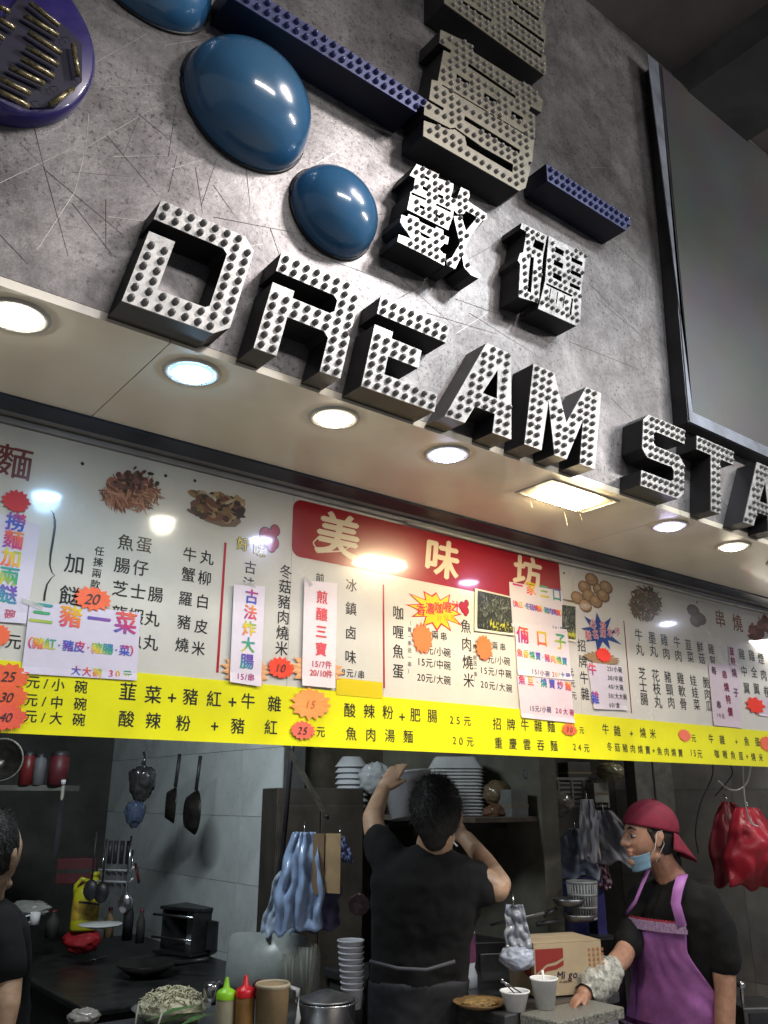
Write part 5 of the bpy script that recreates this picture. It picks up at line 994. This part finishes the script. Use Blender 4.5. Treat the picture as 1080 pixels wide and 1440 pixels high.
o = Vector(at(1063, 1425, 3.3)); r = thing('scale', o, 'dark steel appliance with a rounded knob beside the hanging arm', 'appliance'); M = seen(o, .1)
MB().box((-.05, 0, -.1), (.14, .2, .02), M).build('body', M_STEEL, r, bevel=.006); MB().box((-.03, -.004, -.06), (.13, -.001, .0), M).build('panel', M_BLACK, r)
r = thing('tap', tuple(at(1042, 1400, 3.25)), 'small shiny metal tap above the steel appliance', 'tap'); oo = Vector(at(1042, 1385, 3.25)); MB().ell(oo, (.016, .016, .014)).build('knob', M_STEELB, r); MB().tube([oo, Vector(at(1045, 1415, 3.25))], .007, 8).build('stem', M_STEELB, r)
r = thing('wall_pipe', tuple(at(905, 1100, 4.4)), 'grey vertical duct against the rear wall above the red cap', 'duct'); M = seen(Vector(at(925, 1120, 4.3)), .3); MB().box((-.12, 0, -.35), (.10, .1, .3), M).build('duct_body', mat('duct_grey', (.15, .15, .135), .5, var=.2), r, bevel=.004); MB().box((-.02, -.006, -.35), (-.012, -.001, .3), M).build('seam', M_BLACK, r)
# ------------------------------------------------------------ people
def seg_(mb, a, b, ra, rb, n=7):
    a, b = Vector(a), Vector(b)
    mb.tube([a.lerp(b, t) for t in np.linspace(0, 1, n)], [ra+(rb-ra)*t for t in np.linspace(0, 1, n)], 14); mb.ell(a, (ra*.99,)*3, None, 14, 8); mb.ell(b, (rb*.99,)*3, None, 14, 8)
def chain(mb, pts):
    for (a, ra), (b, rb) in zip(pts, pts[1:]): seg_(mb, a, b, ra, rb)
def torso(mb, lv, wd, fd):
    vs = []; fs = []; S_ = 28
    for (c, hw, hd) in lv:
        for k in range(S_):
            t = 2*math.pi*k/S_; cs, sn = math.cos(t), math.sin(t); vs.append(Vector(c)+wd*hw*math.copysign(abs(cs)**.85, cs)+fd*hd*math.copysign(abs(sn)**.9, sn))
    for i in range(len(lv)-1):
        for k in range(S_): k2 = (k+1) % S_; fs.append((i*S_+k, i*S_+k2, (i+1)*S_+k2, (i+1)*S_+k))
    fs += [tuple(range(S_))[::-1], tuple((len(lv)-1)*S_+k for k in range(S_))]; mb.add(vs, fs, None, True)
def fuse(o, vox, it=3, fac=.5, wr=0, wsc=.08):
    m = o.modifiers.new('r', 'REMESH'); m.mode = 'VOXEL'; m.voxel_size = vox; m.use_smooth_shade = True
    k = o.modifiers.new('s', 'SMOOTH'); k.factor = fac; k.iterations = it
    if wr:
        tx = bpy.data.textures.new('w', 'CLOUDS'); tx.noise_scale = wsc; tx.noise_depth = 2
        d = o.modifiers.new('d', 'DISPLACE'); d.texture = tx; d.strength = wr; d.mid_level = .5
    return o
def head_bits(mb, c, f, sd, up, k=1.0):
    """head with jaw, nose, lips, chin, ears; f forward, sd its left side, up"""
    M = frame((0, 0, 0), f, sd, up)
    def fn(v):
        q = 0
        if v.z < 0: q -= .20*(-v.z)**1.5*(1-max(0, v.x)*.8); q -= .13*(-v.z)*abs(v.y)
        if v.x > 0: q -= .05*v.x*max(0, v.z)
        q += .05*math.exp(-((v.z-.18)/.12)**2)*max(0, v.x)        # brow
        q -= .10*math.exp(-((v.z-.0)/.12)**2-((abs(v.y)-.36)/.2)**2)*(v.x > 0)  # eye sockets
        q += .04*math.exp(-((v.z+.25)/.2)**2-((abs(v.y)-.5)/.2)**2)*max(0, v.x)
        return q
    mb.ell(c, (.096*k, .074*k, .118*k), M, 40, 30, fn=fn)
    P = lambda x, y, z: Vector(c)+(f*x+sd*y+up*z)*k
    chain(mb, [(P(.088, 0, .016), .008*k), (P(.101, 0, -.006), .0095*k), (P(.113, 0, -.026), .0115*k), (P(.100, 0, -.034), .008*k)])
    for e in (-1, 1): mb.ell(P(.100, e*.012, -.029), (.010*k,)*3, None, 10, 8)
    mb.ell(P(.092, 0, -.053), (.012*k, .021*k, .0065*k), M, 14, 10); mb.ell(P(.090, 0, -.066), (.011*k, .018*k, .0065*k), M, 14, 10)
    mb.ell(P(.076, 0, -.092), (.022*k, .025*k, .018*k), M, 16, 12); chain(mb, [(P(.06, 0, -.094), .02*k), (P(.005, .040, -.070), .018*k)]); chain(mb, [(P(.06, 0, -.094), .02*k), (P(.005, -.040, -.070), .018*k)])
    for e in (-1, 1):
        mb.ell(P(.005, e*.074, -.012), (.017*k, .007*k, .030*k), frame((0, 0, 0), (f*.9-up*.2+sd*e*-.2).normalized(), sd, up), 16, 12)
        mb.ell(P(-.004, e*.081, .0), (.013*k, .006*k, .020*k), M, 12, 10)
    return P
def hand(mb, w, d, n, side, k=1.0, curl=.6, thumb_open=.6):
    """palm from wrist w along d; n = back of the hand normal; side = towards the thumb"""
    w, d, n, side = Vector(w), Vector(d).normalized(), Vector(n).normalized(), Vector(side).normalized()
    M = frame((0, 0, 0), d, side, n)
    mb.ell(w+d*.045*k, (.05*k, .038*k, .015*k), M, 18, 12); mb.ell(w+d*.02*k, (.035*k, .027*k, .016*k), M, 16, 10)
    for i, (o_, L_) in enumerate(((.029, .070), (.010, .078), (-.010, .072), (-.028, .056))):
        b = w+d*.082*k+side*o_*k; dd = d.copy(); p = b-d*.02*k; r_ = .0088*k
        for j, fr in enumerate((.45, .32, .23)):
            q = p+dd*(L_*fr+(.02 if j == 0 else 0))*k; seg_(mb, p, q, r_, r_*.93, 4); p = q; r_ *= .93; dd = (dd*math.cos(curl*(.7+.2*j))-n*math.sin(curl*(.7+.2*j))).normalized()
    p = w+d*.018*k+side*.026*k; dd = (d*.6+side*thumb_open-n*.25).normalized(); seg_(mb, p, p+dd*.038*k, .013*k, .011*k, 4); q = p+dd*.038*k; d2 = (dd+d*.5-n*.2).normalized(); seg_(mb, q, q+d2*.032*k, .010*k, .008*k, 4)
# ---- woman in the purple apron
W = lambda x, y, d=3.3: Vector(at(x, y, d))
f_t = (-HR*.78-HF*.62).normalized(); w_t = HU.cross(f_t).normalized()          # torso facing and its left
base = W(955, 1400); base.z = 0
lady = thing('person', base, 'person in backwards maroon cap and purple apron resting one hand on the counter', 'person')
lv = []
for (px, py, hw, hd) in ((957, 1700, .17, .13), (957, 1560, .20, .15), (957, 1480, .20, .145), (957, 1420, .185, .135), (956, 1360, .178, .125), (953, 1310, .186, .125), (950, 1278, .18, .112), (949, 1258, .155, .09), (948, 1243, .10, .07), (948, 1234, .06, .055)):
    lv.append((W(px, py), hw, hd))
sh = MB(); torso(sh, lv, w_t, f_t)
chain(sh, [(W(992, 1268, 3.22), .062), (W(1008, 1300, 3.18), .066), (W(1018, 1348, 3.15), .062)])
chain(sh, [(W(905, 1266, 3.4), .06), (W(895, 1298, 3.36), .060), (W(884, 1328, 3.255), .056)])
o = fuse(sh.build('tshirt', M_TEE, lady), .009, 4, .5, .024, .10)
hc = W(914, 1174); hf = (-HR*.98-HF*.16-HU*.03).normalized(); hu = (HU-hf*hf.dot(HU)).normalized(); hs = hu.cross(hf).normalized()
bd = MB(); P = head_bits(bd, hc, hf, hs, hu, 1.02)
chain(bd, [(P(-.018, 0, -.05), .056), (W(938, 1222), .056), (W(948, 1246), .064), (W(950, 1285), .08)])
chain(bd, [(W(950, 1285), .08), (W(955, 1400), .10), (W(957, 1520), .11)]); chain(bd, [(W(950, 1278), .06), (W(1000, 1280, 3.2), .048), (W(1010, 1310, 3.18), .045)]); chain(bd, [(W(948, 1278), .06), (W(905, 1275, 3.38), .045), (W(895, 1298, 3.37), .040)])
chain(bd, [(W(1010, 1310, 3.18), .045), (W(1018, 1365, 3.14), .043), (W(1020, 1395, 3.12), .038), (W(1019, 1450, 3.08), .036), (W(1015, 1500, 3.05), .030)])
el, wr_ = W(874, 1347, 3.18), W(822, 1398, 2.93)
chain(bd, [(W(895, 1298, 3.37), .040), (W(884, 1328, 3.262), .038), (el, .039), (el.lerp(wr_, .4), .036), (wr_, .029)])
hd_ = Vector(onp(795, 1418, 2, .965)); hdir = (hd_-wr_).normalized()
hand(bd, wr_+hdir*.01, hdir, (HU*.8-HF*.45+HR*.3), (-HF+HR*.1), .92, .55, .7)
hand(bd, W(1015, 1500, 3.05), -HU, (HR*1.0-HF*.3), -HF, .9, .4)
# legs, hidden by the counter
for e in (-1, 1): chain(bd, [(W(957, 1520)+w_t*e*.09, .085), (Vector((base.x, base.y, .5))+w_t*e*.09, .055), (Vector((base.x, base.y, .08))+w_t*e*.09, .04), (Vector((base.x, base.y, .04))+w_t*e*.09+f_t*.12, .035)])
fuse(bd.build('body', M_SKIN2, lady), .0048, 2, .4)
tr = MB()
for e in (-1, 1): chain(tr, [(W(957, 1500)+w_t*e*.08, .115), (Vector((base.x, base.y, .5))+w_t*e*.09, .08), (Vector((base.x, base.y, .12))+w_t*e*.09, .06)])
fuse(tr.build('trousers', M_TEE, lady), .014, 3)
# face details
mw, mi = mat('eye_white', (.34, .30, .27), .5, var=0), mat('eye_dark', (.015, .01, .008), .3, var=0)
for e in (-1, 1):
    MB().ell(P(.0795, e*.031, .0), (.0105, .0135, .0062), frame((0, 0, 0), hf, hs, hu), 16, 12).build('eye', mi if False else mw, lady)
    MB().ell(P(.089, e*.031, -.001), (.004, .0060, .0055), frame((0, 0, 0), hf, hs, hu), 12, 8).build('iris', mi, lady)
    MB().tube([P(.083, e*.045, .007), P(.0925, e*.031, .0105), P(.089, e*.018, .006)], [.0015, .0022, .0013], 8).build('eyelid', M_SKIN2, lady)
    MB().tube([P(.080, e*.052, .024), P(.092, e*.035, .031), P(.0955, e*.016, .026)], [.002, .0038, .0025], 8).build('eyebrow', M_HAIR, lady)
ml3 = mat('lips', (.27, .11, .085), .4, var=.1)
MB().ell(P(.0965, 0, -.0535), (.008, .018, .0038), frame((0, 0, 0), hf, hs, hu), 16, 10).ell(P(.0945, 0, -.0625), (.008, .015, .004), frame((0, 0, 0), hf, hs, hu), 16, 10).build('lips', ml3, lady)
ea = P(.003, 0, -.008)+hs*.083
# hair under the cap and down the nape
hr = MB(); hr.ell(P(-.012, 0, .012), (.094, .081, .112), frame((0, 0, 0), hf, hs, hu), 32, 24)
o1 = hr.build('hair', M_HAIR, lady)
# trim hair off the face by keeping the part behind the ears
me = o1.data; keep = [p for p in me.polygons if ((Vector(p.center)-hc).dot(hf) < .030-(.10*max(0, -(Vector(p.center)-hc).dot(hu)+.01)*6)) or (Vector(p.center)-hc).dot(hu) > .045]
vs = [v.co[:] for v in me.vertices]; fs = [tuple(p.vertices) for p in keep]; bpy.data.objects.remove(o1); q = MB(); q.add(vs, fs, None, True)
chain(q, [(P(-.06, 0, -.02), .05), (P(-.072, .0, -.07), .036), (W(953, 1226), .022)]); chain(q, [(P(.03, .066, .02), .012), (P(.018, .070, -.02), .006)]); chain(q, [(P(.03, -.066, .02), .012), (P(.018, -.070, -.02), .006)])
q.build('hair', M_HAIR, lady)
# cap worn backwards
M_CAP = mat('maroon_cotton', (.20, .012, .035), .75, var=.12, scale=30, bump=.25, bscale=260)
tl = .22; cf = (hf*math.cos(tl)+hu*math.sin(tl)).normalized(); cu = (hu*math.cos(tl)-hf*math.sin(tl)).normalized(); cc = P(-.008, 0, .028)
vs = []; fs = []; R_, S_ = 18, 48; Mc = frame(cc, cf, hs, cu)
for j in range(R_+1):
    t = j/R_*math.radians(97)
    for k in range(S_):
        a = 2*math.pi*k/S_; seam = 1+.008*abs(math.sin(3*a))**.3+.012*noise.noise(Vector((math.cos(a)*2, math.sin(a)*2, t*2)))
        vs.append(Mc @ Vector((.108*math.sin(t)*math.cos(a)*seam, .089*math.sin(t)*math.sin(a)*seam, .098*math.cos(t)*seam+.004)))
for j in range(R_):
    for k in range(S_): k2 = (k+1) % S_; fs.append((j*S_+k, (j+1)*S_+k, (j+1)*S_+k2, j*S_+k2))
cap = MB().add(vs, fs, None, True).build('cap', M_CAP, lady); k = cap.modifiers.new('s', 'SOLIDIFY'); k.thickness = .003
MB().ell(Mc @ Vector((0, 0, .105)), (.006, .006, .004)).build('cap_button', M_CAP, cap)
vs = []; fs = []; n = 16; kk = 6
for j in range(kk+1):
    for i in range(n+1):
        a = math.radians(180-58+116*i/n); g = j/kk; ex = 1+.80*g*(math.cos((i/n-.5)*2.6))**.6 if 0 < i < n else 1
        vs.append(Mc @ Vector((.107*math.cos(a)*ex, .088*math.sin(a)*(1+.10*g), -.008-.075*g*(1-.35*abs(i/n-.5))-.012*math.cos((i/n-.5)*3))))
for j in range(kk):
    for i in range(n): a = j*(n+1)+i; fs.append((a, a+1, a+n+2, a+n+1))
br_ = MB().add(vs, fs, None, True).build('cap_brim', M_CAP, cap); k = br_.modifiers.new('s', 'SOLIDIFY'); k.thickness = .004
# mask pulled under the chin
M_MASK = mat('blue_mask', (.17, .30, .42), .7, var=.08, bump=.3, bscale=140)
mc = P(.045, 0, -.108); q = MB(); vs = []; fs = []
for j in range(9):
    for i in range(19):
        a = math.radians(-80+160*i/18); v = j/8
        vs.append(P(.028+(.062-.012*v)*math.cos(a), (.060-.006*v)*math.sin(a), -.074-.052*v-.018*math.cos(a)*0+.022*(1-math.cos(a))+.003*math.sin(v*12)))
for j in range(8):
    for i in range(18): a = j*19+i; fs.append((a, a+1, a+20, a+19))
mo = MB().add(vs, fs, None, True).build('face_mask', M_MASK, lady); k = mo.modifiers.new('s', 'SOLIDIFY'); k.thickness = .004
for e in (-1, 1):
    MB().tube([P(.036, e*.062, -.068), P(.022, e*.0745, -.045), P(.010, e*.082, .012), P(-.008, e*.086, .018), P(-.012, e*.083, -.03), P(.02, e*.066, -.09)], .0013, 6).build('ear_loop', M_FOAM, mo)
# apron following the body
def tp(z, a, off=.012):
    L_ = sorted(lv, key=lambda t: t[0].z)
    for (c0, w0, d0), (c1, w1, d1) in zip(L_, L_[1:]):
        if c0.z <= z <= c1.z: break
    t = min(1, max(0, (z-c0.z)/(c1.z-c0.z))); c = c0.lerp(c1, t); hw = w0+(w1-w0)*t+off; hd = d0+(d1-d0)*t+off
    return c+w_t*hw*math.sin(a)+f_t*hd*math.cos(a)
M_APR = mat('purple_apron', (.43, .155, .47), .6, var=.22, scale=7, bump=.25, bscale=200)
zt, zb = W(930, 1292).z, W(950, 1560).z; vs = []; fs = []; n, k_ = 44, 46
for j in range(k_+1):
    v = j/k_; z = zt+(zb-zt)*v; wd_ = .80+1.15*min(1, max(0, (v-.12)/.35))**1.3
    for i in range(n+1):
        u = i/n*2-1; p_ = tp(z-.006*u*u, u*wd_-.2, .019+.016*noise.noise(Vector((u*2.0+v*2, v*4, 3)))+.010*noise.noise(Vector((u*5-v*3, v*8, 8)))+.05*max(0, v-.45)); vs.append(p_)
for j in range(k_):
    for i in range(n): a = j*(n+1)+i; fs.append((a, a+1, a+n+2, a+n+1))
ap = MB().add(vs, fs, None, True).build('apron', M_APR, lady); k = ap.modifiers.new('s', 'SOLIDIFY'); k.thickness = .003
def band(nm, z0, z1, wd_, off, m, par_, wig=0, n=60, ph=0):
    vs = []; fs = []
    for i in range(n+1):
        u = i/n*2-1; g = wig*((i+ph) % 2)
        vs += [tp(z0+g, u*wd_-.2, off), tp(z1-g*.8, u*wd_-.2, off+.001)]
    for i in range(n): fs.append((2*i, 2*i+1, 2*i+3, 2*i+2))
    o = MB().add(vs, fs).build(nm, m, par_); k = o.modifiers.new('s', 'SOLIDIFY'); k.thickness = .002
M_LACE = mat('pale_lilac_lace', (.42, .28, .46), .7, var=.3, scale=120)
band('lace', zt+.002, zt-.016, .80, .040, M_LACE, ap, .002); band('lace', zt-.018, zt-.030, .82, .0415, M_LACE, ap, .003, ph=1); band('red_trim', zt+.008, zt-.002, .62, .036, mat('red_trim', (.35, .03, .05), .7), ap, .004, 36)
zp = W(930, 1428).z; vs = []
band('pocket_edge', zp, zp-.018, .75, .060, mat('dark_purple_hem', (.09, .02, .10), .7), ap, 0)
band('pocket_lace', zp-.02, zp-.03, .75, .062, M_LACE, ap, .002)
M_STRAP = mat('lilac_strap', (.50, .20, .56), .55, var=.08)
def strap(pts, wd_, thk=.003):
    vs = []; fs = []
    for i, (p_, nn_) in enumerate(pts):
        p2 = pts[min(i+1, len(pts)-1)][0]; p1 = pts[max(i-1, 0)][0]; sd_ = (p2-p1).normalized().cross(nn_).normalized()*wd_/2
        vs += [p_-sd_, p_+sd_]
        if i: fs.append((2*i-2, 2*i-1, 2*i+1, 2*i))
    o = MB().add(vs, fs, None, True).build('strap', M_STRAP, ap); k = o.modifiers.new('s', 'SOLIDIFY'); k.thickness = thk
nrm = lambda a: (w_t*math.sin(a)+f_t*math.cos(a)).normalized()
top1 = W(956, 1231, 3.235)
strap([(tp(zt-.004, .53, .043), nrm(.53)), (W(950, 1270, 3.168), nrm(.6)), (W(953, 1252, 3.17), (nrm(.7)+HU*.5).normalized()), (W(957, 1238, 3.19), (nrm(.8)+HU).normalized()), (W(961, 1229, 3.25), HU)], .036)
strap([(tp(zt-.002, -.86, .043), nrm(-.86)), (W(893, 1268, 3.24), nrm(-.3)), (W(903, 1243, 3.24), nrm(-.1)), (W(912, 1222, 3.25), nrm(.1))], .014)
# grey sleeve cover
M_CUFF = mat('silver_grey_camouflage', (.36, .36, .32), .4, .1, var=1, scale=45, col2=(.05, .05, .045), bump=.6, bscale=60)
vs = []; fs = []; a0, a1 = el.lerp(wr_, .30), wr_+hdir*.005; ax = (a1-a0).normalized(); s1 = ax.cross(HU).normalized(); s2 = ax.cross(s1)
for j in range(31):
    t = j/30
    for k in range(32):
        a = 2*math.pi*k/32; rr_ = (.047+.014*math.sin(math.pi*t)+.006*math.sin(t*38)+.010*noise.noise(Vector((math.cos(a)*1.6, math.sin(a)*1.6, t*7))))*(1-.28*(t > .93)-.12*(t < .06))
        vs.append(a0.lerp(a1, t)+(s1*math.cos(a)+s2*math.sin(a))*rr_)
for j in range(30):
    for k in range(32): k2 = (k+1) % 32; fs.append((j*32+k, j*32+k2, (j+1)*32+k2, (j+1)*32+k))
MB().add(vs, fs, None, True).build('sleeve_cover', M_CUFF, lady)
# ---- man seen from behind
V = lambda x, y, d=2.95: Vector(at(x, y, d))
base = V(588, 1400); base.z = 0
man = thing('person', base, 'person in black T-shirt seen from behind, reaching up to the shelf', 'person')
wm, fm = (-HR), HF
lm = [(V(x, y), a, b) for x, y, a, b in ((585, 1640, .17, .13), (583, 1520, .185, .14), (585, 1440, .18, .13), (588, 1380, .172, .125), (592, 1330, .172, .12), (598, 1280, .19, .125), (602, 1240, .205, .12), (604, 1218, .19, .10), (606, 1203, .13, .08), (608, 1193, .075, .065), (609, 1188, .06, .055))]
sh = MB(); torso(sh, lm, wm, fm)
chain(sh, [(V(668, 1238), .066), (V(680, 1250, 2.93), .056)])
chain(sh, [(V(552, 1218), .070), (V(538, 1195, 2.98), .062), (V(531, 1181, 3.0), .055)])
fuse(sh.build('tshirt', M_TEE, man), .010, 4, .5, .026, .10)
mh = V(614, 1146); bm_ = MB(); mf = (HF*.95+HR*.25+HU*.1).normalized(); mu = (HU-mf*mf.dot(HU)).normalized(); ms = mu.cross(mf).normalized()
Pm = head_bits(bm_, mh, mf, ms, mu, 1.08)
chain(bm_, [(Pm(-.01, 0, -.06), .062), (V(610, 1192), .064), (V(608, 1220), .08)])
chain(bm_, [(V(606, 1225), .08), (V(592, 1340), .10), (V(586, 1480), .12), (V(585, 1540), .12)]); chain(bm_, [(V(606, 1232), .06), (V(668, 1234), .052)]); chain(bm_, [(V(606, 1232), .06), (V(552, 1216, 2.98), .05)])
chain(bm_, [(V(545, 1212, 2.98), .048), (V(527, 1168, 3.05), .041), (V(524, 1150, 3.1), .038), (V(532, 1128, 3.2), .033), (V(538, 1112, 3.27), .028)])
w0 = V(538, 1112, 3.27); hand(bm_, w0, (HU*.75+HR*.5+HF*.3), (-HF-HR*.1+HU*.5), HR, .95, .8, .5)
chain(bm_, [(V(668, 1234), .052), (V(699, 1250, 2.93), .043), (V(703, 1243, 2.95), .040), (V(682, 1212, 3.05), .036), (V(656, 1180, 3.15), .030)])
hand(bm_, V(656, 1180, 3.15), (HU*.6-HR*.8), -HF, HU, 1.0, .7, .5)
for e in (-1, 1): chain(bm_, [(V(585, 1520)+wm*e*.09, .10), (Vector((base.x, base.y, .5))+wm*e*.10, .06), (Vector((base.x, base.y, .08))+wm*e*.10, .045), (Vector((base.x, base.y, .04))+wm*e*.10+fm*.14, .04)])
fuse(bm_.build('body', M_SKIN, man), .0055, 2, .4)
h = MB(); h.ell(Pm(-.012, 0, .022), (.104, .090, .113), frame((0, 0, 0), mf, ms, mu), 40, 30, fn=lambda v: .03*noise.noise(v*5)); chain(h, [(Pm(-.045, 0, -.03), .062), (Pm(-.05, 0, -.062), .045)]); fuse(h.build('hair', M_HAIR, man), .007, 1, .4, .006, .02)
tr = MB(); torso(tr, [(V(x, y), a, b) for x, y, a, b in ((585, 1560, .19, .145), (584, 1440, .188, .138), (588, 1372, .180, .130))], wm, fm)
for e in (-1, 1): chain(tr, [(V(585, 1520)+wm*e*.09, .115), (Vector((base.x, base.y, .5))+wm*e*.10, .085), (Vector((base.x, base.y, .15))+wm*e*.10, .065)])
fuse(tr.build('trousers', mat('charcoal_trousers', (.022, .023, .028), .8, var=.25, scale=15), man), .012, 3, .5, .012)
MB().tube([V(520, 1352, 2.8), V(560, 1362, 2.76), V(600, 1364, 2.76), V(640, 1352, 2.78)], .006, 8).build('apron_string', mat('dark_string', (.05, .05, .06), .7), man)
a = Pm(-.0, -.083, -.03); MB().tube([V(637, 1184, 2.86), V(643, 1190, 2.86)], .003, 6).build('ear_ring', M_FOAM, man)
# ---- man at the edge
U = lambda x, y, d=2.7: Vector(at(x-9, y, d))
base = U(-25, 1400); base.z = 0
m3 = thing('person', base, 'person in black at the edge with dark hair and one bare forearm', 'person')
f3 = (HR*.25+HF*.95).normalized(); w3 = HU.cross(f3).normalized()
l3 = [(U(x, y), a, b) for x, y, a, b in ((-30, 1640, .17, .13), (-30, 1500, .18, .14), (-28, 1400, .175, .13), (-25, 1340, .18, .125), (-22, 1300, .17, .115), (-20, 1275, .12, .085), (-18, 1262, .06, .055))]
sh = MB(); torso(sh, l3, w3, f3); chain(sh, [(U(5, 1300, 2.62), .062), (U(15, 1335, 2.58), .062), (U(18, 1362, 2.55), .058)]); fuse(sh.build('tshirt', M_TEE, m3), .010, 4, .5, .012)
b3 = MB(); h3 = U(-2, 1200); u3 = HU; s3 = u3.cross(f3).normalized(); P3 = head_bits(b3, h3, f3, s3, u3, 1.05)
chain(b3, [(P3(-.01, 0, -.06), .058), (U(-16, 1275), .062)]); chain(b3, [(U(-18, 1280), .07), (U(-25, 1400), .11), (U(-30, 1560), .12)]); chain(b3, [(U(-20, 1300), .06), (U(5, 1305, 2.62), .05), (U(14, 1330, 2.58), .048)]); chain(b3, [(U(14, 1330, 2.58), .048), (U(20, 1370, 2.55), .044), (U(18, 1410, 2.5), .040), (U(8, 1470, 2.45), .032)]); hand(b3, U(8, 1470, 2.45), (HR*.3-HU*.8+HF*.3), -HF, HR, 1.0)
for e in (-1, 1): chain(b3, [(U(-30, 1560)+w3*e*.09, .09), (Vector((base.x, base.y, .5))+w3*e*.10, .06), (Vector((base.x, base.y, .05))+w3*e*.10, .045)])
fuse(b3.build('body', M_SKIN, m3), .006, 2, .4)
h = MB(); h.ell(P3(-.022, 0, .022), (.100, .088, .112), frame((0, 0, 0), f3, s3, u3), 40, 30, fn=lambda v: .03*noise.noise(v*5)); chain(h, [(P3(-.06, 0, -.03), .05), (P3(-.055, 0, -.07), .04)]); fuse(h.build('hair', M_HAIR, m3), .007, 1, .4, .006, .02)
tr = MB()
for e in (-1, 1): chain(tr, [(U(-30, 1540)+w3*e*.09, .11), (Vector((base.x, base.y, .5))+w3*e*.10, .08), (Vector((base.x, base.y, .15))+w3*e*.10, .06)])
fuse(tr.build('trousers', MATS['charcoal_trousers'], m3), .014, 3)

# short hairs that break the outline of the two dark heads
def strands(c, M, rad, parent, n, seed):
    random.seed(seed); q = MB()
    for i in range(n):
        v = Vector((random.gauss(-.35, .6), random.gauss(0, .7), random.gauss(.35, .6))).normalized()
        if v.x > .35 and v.z < .5: continue
        p = Vector(c)+(M.to_3x3() @ Vector((v.x*rad[0], v.y*rad[1], v.z*rad[2]))); nrm_ = (p-Vector(c)).normalized(); d = (-HU-nrm_*nrm_.dot(-HU)+Vector((random.gauss(0, .35), random.gauss(0, .35), random.gauss(0, .35)))+nrm_*random.uniform(.1, .5)).normalized(); sd_ = d.cross(nrm_).normalized()*.0008; L_ = random.uniform(.010, .024)
        q.add([p-sd_, p+sd_, p+d*L_+nrm_*.002], [(0, 1, 2)])
    tag(q.build('hair_strands', M_HAIR, parent), kind='stuff')
strands(Pm(-.012, 0, .022), frame((0, 0, 0), mf, ms, mu), (.105, .091, .114), man, 3800, 4)
strands(P3(-.022, 0, .022), frame((0, 0, 0), f3, s3, u3), (.101, .089, .113), m3, 2500, 5)
